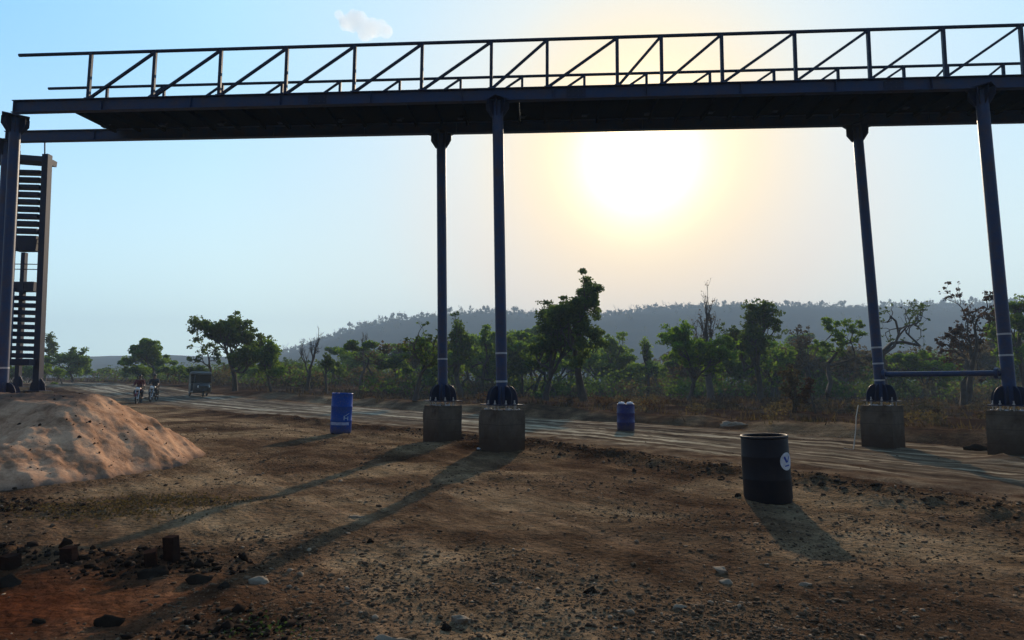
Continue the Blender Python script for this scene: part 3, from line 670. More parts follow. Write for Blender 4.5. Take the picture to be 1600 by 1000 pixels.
far_posts = [168, 257, 348, 441, 531.6, 625, 720, 816, 913, 1010, 1109, 1209, 1309, 1411.7, 1480, 1567, 1662, 1755]
railing(near_posts, (30, 86.5), (1600, 39), -.03, zl(nA, nB, .175), .04, 30, 0, .072)
railing(far_posts, (76, 138.5), (1600, 99), 1.62, zl(nA, nB, .175), .036, 76, 0, .062)

SK = math.atan2(1.9, -1.55) - math.pi / 2   # rotation of piers about z
def rotz(a): return Matrix.Rotation(a, 3, 'Z')
def column(x235, slope, ytop, ybot, off, r_, cap=True, base=True, bands=(), s_=1.0, par=None):
    f_ = lambda y: atp(x235 + slope * (y - 235), y, off)
    T, B = f_(ytop), f_(ybot)
    d = (T - B).normalized(); B = B + d * 0
    c = empty('column', tuple(B)); c.parent = par or bridge
    Mp = (par or bridge).matrix_basis; c.matrix_parent_inverse = Mp.inverted()
    plate = B + up * .0
    def lk(mb, nm, mat):
        me_ = mb.mesh(nm, mat); o = bpy.data.objects.new(nm, me_); COL.objects.link(o); o.parent = c
        for v in me_.vertices: v.co -= B
        return o
    mb = MB(); mb.tube([B + up * .02, T - up * .0], r_, 28); lk(mb, 'pipe', M['steel'])
    ax = [rotz(SK + k * math.pi / 4) @ Vector((1, 0, 0)) for k in range(8)]
    if base:
        h_, w_ = .40 * s_, .35 * s_
        mb = MB()
        for a_ in ax:
            pr = [(r_ * .9, 0), (w_, 0), (w_, .05)] + [(r_ + (w_ - r_) * math.cos(t_) ** .8, .05 + (h_ - .05) * math.sin(t_)) for t_ in [math.pi / 2 * q / 7 for q in range(1, 7)]] + [(r_ * .9, h_)]
            mb.slab([B + a_ * u + up * (v + .022) for u, v in pr], a_.cross(up), .016 * s_)
        lk(mb, 'base_gussets', M['steel_dark'])
        mb = MB(); mb.bar(B - up * .0, B + up * .022, .70 * s_, .70 * s_, rotz(SK) @ Vector((1, 0, 0))); lk(mb, 'base_plate', M['steel_dark'])
        for k in range(8):
            a_ = rotz(SK + math.pi / 8 + k * math.pi / 4) @ Vector((1, 0, 0)); q = B + a_ * .31 * s_
            mb = MB(); mb.tube([q - up * .12, q + up * .11], .014, 8); mb.tube([q + up * .024, q + up * .052], .027, 6, smooth=False); mb.tube([q - up * .03, q - up * .002], .027, 6, smooth=False); lk(mb, 'anchor_bolt', M['bolt'])
    if cap:
        mb = MB()
        for a_ in ax:
            pr = [(r_ * .9, 0), (.27, 0), (.27, -.17), (.15, -.36), (r_ * .9, -.38)]
            mb.slab([T + a_ * u + up * (v - .02) for u, v in pr], a_.cross(up), .014)
        lk(mb, 'cap_gussets', M['steel_dark'])
        mb = MB(); mb.bar(T - up * .02, T + up * .0, .52, .52, rotz(SK) @ Vector((1, 0, 0))); lk(mb, 'cap_plate', M['steel_dark'])
    for y in bands:
        q = f_(y); mb = MB(); mb.tube([q - d * .02, q + d * .02], r_ + .004, 28, cap=True); lk(mb, 'band', M['band'])
    return c, T, B
def gz(x, y0): return 0
cols = [(22, -.0507, 183.5, 627, 0., .112, (575,)), (778.5, .0147, 157.5, 633, 0., .125, (552, 596)), (1541.7, .0946, 138.5, 634, 0., .125, (522, 555)),
        (689.5, .0061, 209, 627, FAR, .122, (561,)), (1342.4, .0884, 197, 627, FAR, .118, (543, 568, 594)), (12, -.0507, 222, 624, FAR, .13, ())]
bases = []
for (x2, sl, yt, yb, off, r_, bands) in cols:
    c, T, B = column(x2, sl, yt, yb, off, r_, bands=bands); bases.append(B)
# pipe brace between the two right columns
b1 = atp(1372 - 1, 585, FAR); b2 = atp(1573, 583, 0.)
mb = MB(); mb.tube([b1, b2], .062, 16); dv = (b2 - b1).normalized()
mb.tube([b1 + dv * .12, b1 + dv * .19], .12, 16); mb.tube([b2 - dv * .21, b2 - dv * .14], .12, 16); mb.build('brace_pipe', M['steel'], bridge)
# footings
foot_lab = ['concrete footing block behind the sand heap at the stair end', 'raw concrete footing block under the near middle column', 'raw concrete footing block cut by the right edge, under the near right column',
            'raw concrete footing block under the far middle column', 'raw concrete footing block under the far right column with a pale rope down its side', 'concrete footing block under the hidden far end column']
for B, lb, s_ in zip(bases, foot_lab, (.72, .72, .74, .70, .72, .72)):
    rg_ = random.Random(lb); top = B.z - .10; g = tz(B.x, B.y) - .35; a = s_ / 2; nn = 7
    V_ = []; Fq = []
    ring = []
    for k in range(4):
        c0 = [(-a, -a), (a, -a), (a, a), (-a, a)][k]; c1 = [(-a, -a), (a, -a), (a, a), (-a, a)][(k + 1) % 4]
        for q in range(nn): f_ = q / nn; ring.append((c0[0] + (c1[0] - c0[0]) * f_, c0[1] + (c1[1] - c0[1]) * f_))
    nz = 9; ft = empty('concrete_footing', (B.x, B.y, g)); tag(ft, lb, 'footing', 'concrete footing blocks'); ft.rotation_euler.z = SK
    for z in range(nz):
        zz_ = (top - g) * z / (nz - 1)
        sc_ = 1 - (.02 if z == nz - 1 else 0)
        for (u, v) in ring: j_ = rg_.uniform(-.009, .009) - (rg_.uniform(0, .03) if z == nz - 1 and rg_.random() < .3 else 0) * np.sign(u); V_.append(((u + j_) * sc_, (v + rg_.uniform(-.006, .006)) * sc_, zz_ + rg_.uniform(-.006, .006)))
    nr4 = len(ring)
    for z in range(nz - 1):
        for q in range(nr4): Fq.append((z * nr4 + q, z * nr4 + (q + 1) % nr4, (z + 1) * nr4 + (q + 1) % nr4, (z + 1) * nr4 + q))
    me_ = bpy.data.meshes.new('block'); me_.from_pydata(V_, [], Fq + [tuple(range((nz - 1) * nr4, nz * nr4))]); me_.materials.append(M['concrete'])
    o = bpy.data.objects.new('block', me_); COL.objects.link(o); o.parent = ft
    mb = MB()
    for k in range(22):
        x_, y_ = rg_.uniform(-a * .85, a * .85), rg_.uniform(-a * .85, a * .85); s2 = rg_.uniform(.015, .045)
        if abs(x_) < .1 and abs(y_) < .1: continue
        mb.lathe([(0, 0), (s2, s2 * .2), (s2 * .7, s2 * .7), (0, s2 * .9)], (x_, y_, top - g - .004), 7)
    o = bpy.data.objects.new('grout_lumps', mb.mesh('grout_lumps', M['white'])); COL.objects.link(o); o.parent = ft; o['kind'] = 'stuff'
B = bases[4]
pr = [at(1341, 633, B.y - .2), at(1338, 650, B.y - .35), at(1337, 672, B.y - .45), at(1333, 690, B.y - .5)]; pr[-1].z = tz(pr[-1].x, pr[-1].y) + .01
mb = MB(); mb.tube(pr + [pr[-1] + Vector((-.12, -.05, .0)), pr[-1] + Vector((-.2, .05, .01))], .012, 6); tag(mb.build('rope', M['rope']), 'pale rope hanging down the edge of the far right footing block', 'rope')

# ------------------------------------------------------------------ stair tower
tower = empty('stair_tower', (-13, 17.5, 0)); tag(tower, 'dark steel stair tower with open treads behind the end column', 'stairs')
YS = 17.5
def tb(nm, mb, mat='steel_dark'): return mb.build(nm, M[mat], tower)
def post(x0, y0, x1, y1, Y, wd, base=True, mat='steel_dark'):
    a = at(x0, y0, Y); b = at(x1, y1, Y); mb = MB(); mb.bar(a, b, wd, wd, BN); tb('post', mb, mat)
    if base:
        mb = MB(); bb = a if a.z < b.z else b
        for sx_ in (-1, 1): mb.slab([bb + Vector((sx_ * wd * .4, 0, 0)), bb + Vector((sx_ * wd * 1.25, 0, 0)), bb + Vector((sx_ * wd * 1.1, 0, .18)), bb + Vector((sx_ * wd * .4, 0, .34))], (0, 1, 0), .02)
        mb.bar(bb - up * .02, bb, wd * 2.6, wd * 2.6, BN); tb('base_plate', mb, 'steel_dark')
        gx = tz(bb.x, bb.y); ft = MB(); ft.bar((bb.x, bb.y, gx - .2), (bb.x, bb.y, bb.z - .02), wd * 3, wd * 3, BN)
        o = ft.build('concrete_footing', M['concrete']); tag(o, 'small concrete pad under the %s post of the stair tower' % ('outer' if x0 > 50 else 'thin inner'), 'footing', 'stair tower pads')
post(58.5, 610, 74, 242, YS, .175); post(27.5, 604, 38.5, 395, YS + 2.2, .13)
post(8, 612, 27, 235, YS + 2.2, .13, False)
def hb(nm, x0, x1, y0, y1, Y, dep=.1, skew=0.):
    a = at(x0, (y0 + y1) / 2 - skew, Y); b = at(x1, (y0 + y1) / 2 + skew, Y); mb = MB(); mb.bar(a, b, dep, (y1 - y0) * Y / F, up); return tb(nm, mb)
def flight(y_top, n, pitch, Ya, Yb2, xoff):
    for k in range(n):
        y = y_top + k * pitch; Y = Ya + (Yb2 - Ya) * k / (n - 1); xc = xoff - (y - y_top) * .046
        a = at(xc - 24, y - .6, Y); b = at(xc + 20, y + .6, Y); mb = MB(); mb.bar(a, b, .24, .125, up); tb('tread', mb)
flight(270, 10, 11.4, YS + 2.1, YS + .1, 46)
flight(466, 9, 11.2, YS + 2.1, YS + .1, 40.5)
for x_ in (28, 66):
    for (ya, yb, sx_) in ((258, 384, 0), (452, 560, -6)):
        mb = MB(); mb.bar(at(x_ + sx_, ya, YS + 2.2), at(x_ + sx_ - 5, yb, YS + .05), .03, .2, up); tb('stringer', mb)
hb('landing', 27, 61, 375, 393, YS, .25); hb('landing', 23, 58, 441, 456, YS + 2.3, .3); hb('landing', 20, 56, 561, 571, YS - .1, .5)
hb('landing', 14, 80, 246, 255, YS + 1.5, .5, 2.5); hb('landing', -40, 14, 240, 255, YS + 1.2, .4, 2); hb('toe_board', -40, 12, 216, 236, YS + 1.2, .08)
mb = MB(); mb.tube([at(70, 244, YS + 1.5), at(70, 212, YS + 1.5)], .02, 8); tb('handrail', mb)
for y in (328, 356, 412, 420): mb = MB(); mb.tube([at(-30, y, YS + .5), at(60 if y > 400 else 12, y + 1, YS + .5)], .014, 6); tb('handrail', mb)
mb = MB(); mb.tube([at(26, 300, YS), at(64, 302, YS)], .014, 6); tb('handrail', mb)

# ------------------------------------------------------------------ sand heap
nxs, nys = 330, 260; xs = np.linspace(-14.5, -4.9, nxs); ys = np.linspace(6.2, 16.5, nys); SX, SY = np.meshgrid(xs, ys)
wx_ = SX + .22 * fbm(SX, SY, 1.1, 3, 201); wy_ = SY + .3 * fbm(SX, SY, 1.4, 3, 202)
dx = np.clip(wx_ + 8.05, 0, None) ; dyf = np.clip(12.2 - wy_, 0, None) * .47; dyb = np.clip(wy_ - 12.5, 0, None)
dd_ = np.sqrt(dx ** 2 + np.maximum(dyf, dyb) ** 2)
heap = 1.34 - .66 * dd_ + .05 * np.exp(-((SX + 10) / 1.2) ** 2)
rill = fbm((SX * .62 + SY * .78) * 2.6, (SX * .78 - SY * .62) * .55, 1.0, 4, 207, .6)
heap += .10 * rill * sst(0, .5, dd_) + .022 * fbm(SX, SY, .5, 4, 208, .65) + .016 * fbm(SX, SY, .10, 3, 218) + .06 * np.abs(fbm(SX, SY, .22, 3, 209)) * sst(.5, .0, dd_)
heap -= .42 * np.exp(-((SX + 6.9) / .9) ** 2 - ((SY - 8.1) / .8) ** 2) + .5 * sst(.55, -.1, SX + 8.15 + .35 * fbm(SX, SY, .8, 3, 222)) * np.exp(-((SY - 9.4) / 1.3) ** 2)
heap = np.where(heap > 1.1, 1.1 + (heap - 1.1) * .55, heap)
gz_ = terrain(SX.ravel(), SY.ravel()).reshape(SX.shape); SZ = gz_ + np.where(heap > -.08, heap, -.08 + (heap + .08) * .3)
SZ = np.where(heap < -.12, gz_ - .15, SZ); SZ = np.minimum(SZ, gz_ + 1.5)
ii = np.arange(nys - 1)[:, None] * nxs; jj = np.arange(nxs - 1)[None, :]
Fs = np.stack([ii + jj, ii + jj + 1, ii + nxs + jj + 1, ii + nxs + jj], -1).reshape(-1, 4)
keep = (heap.ravel()[Fs] > -.3).any(1); Fs = Fs[keep]; used = np.unique(Fs); rem = -np.ones(nxs * nys, int); rem[used] = np.arange(len(used))
SV = np.stack([SX.ravel(), SY.ravel(), SZ.ravel()], 1)[used]
m, t, p = principled('orange_sand', (.42, .24, .13), 1, 0, 0)
tc = N(t, 'ShaderNodeTexCoord'); OB = tc.outputs['Object']
c = ramp(t, noisen(t, 1.6, 7, .7, OB), [(.38, (.25, .132, .074)), (.48, (.44, .24, .138)), (.62, (.60, .35, .205))])
c = mixc(t, .5, c, ramp(t, noisen(t, 26, 5, .7, OB), [(.3, (.55,) * 3), (.7, (1.3,) * 3)]), 'MULTIPLY')
c = mixc(t, attr(t, 'crest'), c, (.115, .078, .06)); L(t, c, p.inputs['Base Color']); b1 = bump(t, p, noisen(t, 5, 6, .7, OB), .5, .05); bump(t, p, noisen(t, 45, 4, .7, OB), .6, .008, b1)
me = np_mesh('sand_heap', SV, rem[Fs], m, True)
crest = np.clip(sst(.55, .05, dd_) * (.75 + .8 * fbm(SX, SY, .6, 3, 215)), 0, 1); crest = np.maximum(crest, sst(.12, -.05, heap)) ; set_attr(me, 'crest', crest.ravel()[used])
o = link_mesh('sand_heap', me); tag(o, 'heap of orange sand with a rough grey crest beside the stair end', 'sand heap', kind='stuff')

# ------------------------------------------------------------------ loose stones
def stone_mesh(seed, flat=.6):
    rg_ = np.random.default_rng(seed)
    V_ = np.array([(0, 0, 1), (.89, 0, .45), (.28, .85, .45), (-.72, .53, .45), (-.72, -.53, .45), (.28, -.85, .45), (.72, .53, -.45), (-.28, .85, -.45), (-.89, 0, -.45), (-.28, -.85, -.45), (.72, -.53, -.45), (0, 0, -1)])
    F_ = [(0, 1, 2), (0, 2, 3), (0, 3, 4), (0, 4, 5), (0, 5, 1), (1, 6, 2), (2, 7, 3), (3, 8, 4), (4, 9, 5), (5, 10, 1), (6, 7, 2), (7, 8, 3), (8, 9, 4), (9, 10, 5), (10, 6, 1), (6, 11, 7), (7, 11, 8), (8, 11, 9), (9, 11, 10), (10, 11, 6)]
    V_ = V_ * rg_.uniform(.5, 1.4, (12, 1)) * np.array([1, rg_.uniform(.5, .95), flat]); V_ = V_ + rg_.uniform(-.18, .18, (12, 3)) * np.array([1, 1, flat]); return V_, np.array(F_)
def stone_mat(name, cols):
    m, t, p = principled(name, cols[1], 1, 0, .03); g = N(t, 'ShaderNodeNewGeometry'); tc = N(t, 'ShaderNodeTexCoord')
    c = ramp(t, g.outputs['Random Per Island'], [(0, cols[0]), (.45, cols[1]), (.86, cols[1]), (1, cols[2])])
    c = mixc(t, .5, c, ramp(t, noisen(t, 30, 5, .7, tc.outputs['Object']), [(.3, (.5,) * 3), (.7, (1.3,) * 3)]), 'MULTIPLY'); L(t, c, p.inputs['Base Color']); return m
M['gravel'] = stone_mat('mixed_gravel', ((.04, .025, .017), (.12, .076, .046), (.29, .21, .14)))
M['shadow_black_clods'] = stone_mat('shadow_black_clods', ((.010, .007, .005), (.022, .013, .009), (.06, .04, .028)))  # rubble tone, blackened so shadow among the lumps is in the colour
M['clods'] = stone_mat('dark_clods', ((.018, .012, .009), (.042, .027, .018), (.12, .085, .06)))
def scatter_stones(name, xs, ys, sz, mat, seed, flat=.6, sink=.25):
    rg_ = np.random.default_rng(seed); n = len(xs); zs = terrain(xs, ys); protos_ = [stone_mesh(seed + k, flat) for k in range(6)]; Vs = []; Fs_ = []; b = 0
    grp = rg_.integers(0, 6, n)
    for k in range(6):
        q = np.where(grp == k)[0]; V_, F_ = protos_[k]; a = rg_.uniform(0, 6.28, len(q)); c_, s_ = np.cos(a), np.sin(a); s1 = sz[q]
        P = V_[None] * s1[:, None, None]; X_ = P[..., 0] * c_[:, None] - P[..., 1] * s_[:, None]; Y_ = P[..., 0] * s_[:, None] + P[..., 1] * c_[:, None]
        W_ = np.stack([X_ + xs[q][:, None], Y_ + ys[q][:, None], P[..., 2] + (zs[q] + s1 * flat * (.5 - sink))[:, None]], -1)
        Vs.append(W_.reshape(-1, 3)); Fs_.append((F_[None] + (np.arange(len(q)) * 12)[:, None, None] + b).reshape(-1, 3)); b += 12 * len(q)
    tag(link_mesh(name, np_mesh(name, np.vstack(Vs), np.vstack(Fs_), mat)), kind='stuff')
rg = np.random.default_rng(77)
n = 75000; r_ = 3.2 * np.exp(rg.uniform(0, 1, n) * math.log(24 / 3.2)); a_ = np.radians(rg.uniform(-44, 44, n)); xs, ys = r_ * np.sin(a_), r_ * np.cos(a_)
la, al = road_coord(xs, ys); den = np.clip(.35 + .9 * fbm(xs, ys, 1.6, 3, 301), .04, 1) * np.where(np.abs(la) < RHW - .4, .25, 1); k = rg.uniform(0, 1, n) < den; xs, ys, r2 = xs[k], ys[k], r_[k]
sz = .004 + .0034 * rg.exponential(1, len(xs)) * (1 + r2 / 10); sz = np.clip(sz, .004, .042)
scatter_stones('gravel', xs, ys, sz, M['gravel'], 401, .5, .35)
n = 4200; xs = np.concatenate([rg.normal(1.5, .9, 1500), rg.normal(-.3, .9, 1200), rg.normal(3.6, 1.3, 1500)]); ys = np.concatenate([rg.normal(4.3, .35, 1500), rg.normal(5.0, .6, 1200), rg.normal(7.0, .8, 1500)]); kk = ys > 3.3
scatter_stones('gravel', xs[kk], ys[kk], np.clip(.005 + .006 * rg.exponential(1, int(kk.sum())), .006, .03), M['gravel'], 411, .6, .25)
n = 5200; al0 = rg.uniform(6, 44, n); cxr = np.interp(al0, cum, [p_[0] for p_ in RP]); cyr = np.interp(al0, cum, [p_[1] for p_ in RP])
s0 = np.interp(al0, al_s, nx); s1_ = np.interp(al0, al_s, ny); off_ = -(RHW + .8) + rg.normal(0, .5, n); xs = cxr + s0 * off_; ys = cyr + s1_ * off_; k = (np.hypot(xs, ys) > 3.5); xs, ys = xs[k], ys[k]
scatter_stones('clods', xs, ys, np.clip(.008 + .012 * rg.exponential(1, len(xs)), .008, .065), M['clods'], 402, .6, .3)
n = 900; xs = np.concatenate([rg.normal(-4.5, .8, 350), rg.normal(-2.9, .45, 300), rg.normal(-6.3, .6, 450), rg.normal(-1.75, .25, 200)]); ys = np.concatenate([rg.normal(5.75, .12, 350), rg.normal(5.55, .18, 300), rg.normal(7.75, .3, 450), rg.normal(4.05, .2, 200)])
scatter_stones('rubble', xs, ys, np.clip(.007 + .010 * rg.exponential(1, len(xs)), .006, .06), M['shadow_black_clods'], 403, .7, .25)
n = 700; xs = rg.uniform(-13, -5.2, n); ys = rg.uniform(7.4, 12.6, n)
ix = np.clip(((xs + 14.5) / 9.6 * (nxs - 1)).astype(int), 0, nxs - 1); iy = np.clip(((ys - 6.2) / 10.3 * (nys - 1)).astype(int), 0, nys - 1)
k = heap[iy, ix] > -.05; xs, ys, ix, iy = xs[k], ys[k], ix[k], iy[k]
mb_z = SZ[iy, ix]; _t = terrain
terrain_saved = terrain
def _tmp(x, y, *a): return mb_z
terrain = _tmp; scatter_stones('heap_pebbles', xs, ys, np.clip(.005 + .008 * rg.exponential(1, len(xs)), .005, .035), M['clods'], 405, .7, .2); terrain = terrain_saved
def gpt(px, py):
    """where a ray meets the near ground"""
    d = ray(px, py); y = 20.
    s_ = EYE / -d.z
    for _ in range(8):
        p_ = Vector((0, 0, EYE)) + d * s_; s_ = (EYE - tz(p_.x, p_.y)) / -d.z
    p_ = Vector((0, 0, EYE)) + d * s_; return p_
def rock(px, py, wpx, hpx, label, mat, seed, name='stone'):
    p_ = gpt(px, py + hpx * .4); w_ = wpx * p_.y / F / 2; V_, F_ = stone_mesh(seed, 1.0)
    me_ = np_mesh(name, V_ * np.array([w_, w_ * .8, max(hpx * p_.y / F * .62, .012)]), F_, mat); o = bpy.data.objects.new(name, me_); COL.objects.link(o)
    bm = o.modifiers.new('s', 'SUBSURF'); bm.levels = bm.render_levels = 2; bm.subdivision_type = 'SIMPLE'; dtx = bpy.data.textures.get('rock_noise') or bpy.data.textures.new('rock_noise', 'CLOUDS'); dtx.noise_scale = .05
    dm = o.modifiers.new('d', 'DISPLACE'); dm.texture = dtx; dm.strength = w_ * .35; dm.mid_level = .5
    o.location = p_ + up * .0; tag(o, label, 'stone', 'larger loose stones on the dirt'); return o
pale = worn('pale_stone', (.26, .20, .14), (.13, .09, .06), 1, 14, .8, .4, 0, .02); dks = worn('dark_stone', (.02, .014, .010), (.04, .028, .02), 1, 14, .8, .4, 0, 0)
for k, a in enumerate([(1129, 888, 26, 12, 'pale pointed stone, upper of two below the dark drum shadow', pale), (1138, 908, 26, 8, 'dull flat stone just under the pale pointed stone', pale),
        (1258, 911, 20, 10, 'small pale stone nearest below the tip of the drum shadow', pale), (722, 963, 46, 18, 'large pale curved stone at the bottom centre', pale),
        (927, 918, 30, 16, 'dark rounded stone in open dirt left of the two pale stones', dks), (1062, 946, 22, 12, 'pale broken stone among dark grit at the bottom', pale),
        (600, 998, 70, 12, 'flat pale stone cut by the bottom edge', pale), (695, 978, 22, 16, 'black angular stone touching the large curved stone', dks),
        (557, 806, 24, 5, 'thin pale flat stone left of the column shadow', pale), (405, 905, 38, 12, 'pale twisted stone at the end of the dark rubble row', pale),
        (350, 912, 30, 14, 'grey brown stone inside the end of the rubble row', dks), (165, 967, 46, 26, 'big black clod alone at the lower left', dks), (748, 699, 7, 7, 'tiny bright white stone between the two middle footings', M['white']),
        (578, 845, 12, 9, 'small dark stone near the pale flat stone', dks), (1152, 660, 46, 10, 'pale flat lump at the far road edge behind the dark drum', pale), (1528, 699, 58, 14, 'dark rounded mound of spoil against the near right footing', M['clods']),
        (1152, 771, 12, 12, 'dark clod at the foot of the dark drum', dks), (62, 968, 26, 14, 'dark clod nearest the bottom left corner', dks), (310, 900, 40, 22, 'large dark clod right of the upright brick', dks), (240, 890, 50, 26, 'widest dark clod under the upright brick', dks), (10, 905, 44, 20, 'dark clod at the left edge under the bricks', dks)]):  # big black clods by the bricks are added as their shadowed mass
    rock(*a, 600 + k)
def brick(px, py, w_, h_, label, rz):
    p_ = gpt(px, py); s_ = p_.y / F; mb = MB(); mb.bar((0, 0, -.03), (0, 0, h_ * s_), w_ * s_, w_ * s_ * .75, Vector((math.sin(rz), math.cos(rz), 0)), .008)
    o = mb.build('brick', M['rust']); o.location = p_; o.rotation_euler = (.06, -.08, 0); tag(o, label, 'brick', 'broken bricks in the rubble row')
M['rust'] = worn('dark_brick', (.035, .018, .013), (.015, .01, .009), 1, 9, .8, .8, 0, 0)
brick(269, 880, 20, 40, 'tall dark brick standing upright in the rubble row', .3)
brick(236, 882, 22, 20, 'low broken brick touching the tall upright brick', 1.1)
brick(108, 878, 20, 22, 'square dark brick standing alone mid rubble row', .1)
brick(17, 888, 26, 20, 'broken brick closest to the left edge', .5)
scatter_tufts_done = True
# green weeds at the bottom left
rg = np.random.default_rng(5); n = 170; c0 = gpt(415, 985); xs = rg.normal(c0.x, .16, n); ys = rg.normal(c0.y + .05, .12, n); C = np.stack([xs, ys, terrain(xs, ys) + rg.uniform(0, .035, n)], 1); P, Q = leaf_quads(C, .014, rg)
tag(link_mesh('weeds', np_mesh('weeds', P, Q, M['weed'])), kind='stuff')
# ash-dark leaf litter below the sand heap
n = 2600; c0 = gpt(150, 802); c1 = gpt(255, 785); xs = np.concatenate([rg.normal(c0.x, .55, n // 2), rg.normal(c1.x, .5, n // 2)]); ys = np.concatenate([rg.normal(c0.y, .22, n // 2), rg.normal(c1.y, .25, n // 2)])
C = np.stack([xs, ys, terrain(xs, ys) + rg.uniform(0, .03, n)], 1); P, Q = leaf_quads(C, .022, rg); tag(link_mesh('leaf_litter', np_mesh('leaf_litter', P, Q, M['leaf_dry'])), kind='stuff')

# ------------------------------------------------------------------ drums
def drum(label, px, pyb, rad, hgt, kind):
    p_ = gpt(px, pyb); p_.y += rad; p_.x *= (p_.y / (p_.y - rad)); z0 = tz(p_.x, p_.y) - .01
    root = empty('drum', (p_.x, p_.y, z0)); tag(root, label, 'drum', 'drums used as road markers')
    def lk(mb, nm, mat): o = bpy.data.objects.new(nm, mb.mesh(nm, mat)); COL.objects.link(o); o.parent = root; return o
    mb = MB(); r_ = rad
    if kind == 'open':
        pr = [(0, .01), (r_ * .96, .01), (r_ * .97, .04), (r_, .07), (r_ * .995, hgt * .33), (r_ * 1.006, hgt * .345), (r_ * 1.006, hgt * .36), (r_ * .995, hgt * .38), (r_ * .99, hgt * .66), (r_ * 1.001, hgt * .675), (r_ * 1.001, hgt * .69), (r_ * .99, hgt * .70), (r_ * .97, hgt * .93), (r_ * .95, hgt - .03), (r_ * .93, hgt - .035), (r_ * .92, .03), (0, .03)]
        mb.lathe(pr, n=56); lk(mb, 'shell', M['drum_dark'])
        mb = MB(); mb.lathe([(r_ * .95 + .016 * math.cos(a_), hgt - .03 + .02 * math.sin(a_)) for a_ in [2 * math.pi * k / 10 for k in range(11)]], n=56); lk(mb, 'rim', M['drum_dark'])
        # round white badge bent round the shell
        th0 = math.atan2(-p_.y, -p_.x) + .98; rb = .115; zc = hgt * .62
        mb = MB(); nn = 28
        def bp(u, v, o_=.006): a_ = th0 + u / r_; return Vector(((r_ + o_) * math.cos(a_), (r_ + o_) * math.sin(a_), zc + v))
        rings = [[bp(rb * q * math.cos(2 * math.pi * k / nn), rb * q * math.sin(2 * math.pi * k / nn)) for k in range(nn)] for q in (.001, .25, .5, .75, 1)]
        for q in range(4): mb.add(rings[q] + rings[q + 1], [(k, (k + 1) % nn, nn + (k + 1) % nn, nn + k) for k in range(nn)], True)
        lk(mb, 'badge', M['white'])
        mb = MB()
        def stroke(pts, wd):
            for (u0, v0), (u1, v1) in zip(pts[:-1], pts[1:]):
                L_ = math.hypot(u1 - u0, v1 - v0); a_, b_ = -(v1 - v0) / L_ * wd / 2, (u1 - u0) / L_ * wd / 2; k5 = 4
                for k in range(k5):
                    f0, f1 = k / k5, (k + 1) / k5; A0 = (u0 + (u1 - u0) * f0, v0 + (v1 - v0) * f0); A1 = (u0 + (u1 - u0) * f1, v0 + (v1 - v0) * f1)
                    mb.add([bp(A0[0] - a_, A0[1] - b_, .010), bp(A1[0] - a_, A1[1] - b_, .010), bp(A1[0] + a_, A1[1] + b_, .010), bp(A0[0] + a_, A0[1] + b_, .010)], [(0, 1, 2, 3)])
        stroke([(-.048, .062), (-.006, -.012)], .032); stroke([(.048, .062), (.006, -.012)], .018); stroke([(-.045, -.058), (.045, -.05)], .016); lk(mb, 'emblem', M['blue_print'])
    else:
        pr = [(0, 0), (r_ * .90, .0), (r_ * .97, .03), (r_, .08), (r_, hgt * .30), (r_ * 1.035, hgt * .315), (r_ * 1.035, hgt * .335), (r_, hgt * .35), (r_, hgt * .64), (r_ * 1.035, hgt * .655), (r_ * 1.035, hgt * .675), (r_, hgt * .69), (r_, hgt * .90), (r_ * .97, hgt * .96), (r_ * .99, hgt * .97), (r_ * .99, hgt), (r_ * .94, hgt), (r_ * .92, hgt - .025), (0, hgt - .025)]
        mb.lathe(pr, n=48); lk(mb, 'shell', M['drum_navy' if kind == 'far' else 'drum_blue'])
        mb = MB()
        for sx_ in (-1, 1): mb.lathe([(.10, 0), (.11, .05), (.07, .085), (0, .09)] if kind == 'far' else [(.04, 0), (.04, .028), (0, .03)], (sx_ * r_ * .48, 0, hgt - .026), 20)
        lk(mb, 'bung', M['white'] if kind == 'far' else M['drum_blue'])
        if kind == 'tall':
            thc = math.atan2(-p_.y, -p_.x); mb = MB()
            def sp(u, z_, o_=.005): a_ = thc + u / r_; return Vector(((r_ + o_) * math.cos(a_), (r_ + o_) * math.sin(a_), z_))
            def patch(u0, u1, z0_, z1_, k5=8, sl=0.):
                for k in range(k5):
                    a_, b_ = u0 + (u1 - u0) * k / k5, u0 + (u1 - u0) * (k + 1) / k5; o1, o2 = sl * k / k5, sl * (k + 1) / k5
                    mb.add([sp(a_, z0_ + o1), sp(b_, z0_ + o2), sp(b_, z1_ + o2), sp(a_, z1_ + o1)], [(0, 1, 2, 3)])
            patch(-r_ * 1.2, r_ * .8, hgt * .22, hgt * .29, 14)
            lk(mb, 'pale_stripe', worn('faded_stripe', (.34, .42, .60), (.06, .12, .34), .6, 12, .6, 0))
            mb = MB(); patch(.06, .09, hgt * .31, hgt * .45, 2); patch(.06, .19, hgt * .31, hgt * .33, 4); patch(.17, .195, hgt * .31, hgt * .43, 2); patch(.06, .19, hgt * .38, hgt * .40, 4); patch(.08, .22, hgt * .43, hgt * .445, 5, .08)
            lk(mb, 'emblem', worn('faded_emblem', (.36, .50, .65), (.04, .07, .25), .6, 12, .7, 0))
    for ch in root.children:
        if ch.name.startswith('shell'):
            dn = bpy.data.textures.get('dent_noise') or bpy.data.textures.new('dent_noise', 'CLOUDS'); dn.noise_scale = .22
            dm = ch.modifiers.new('dents', 'DISPLACE'); dm.texture = dn; dm.strength = .012; dm.mid_level = .5; dm.texture_coords = 'GLOBAL'
    return root
dA = drum('tall blue drum with a faded pale stripe, beside the road on the left', 532, 678, .285, 1.12, 'tall'); dA.rotation_euler.y = R(1.2)
dB = drum('small blue drum with white bungs on the road beyond the footings', 978, 674, .28, .87, 'far')
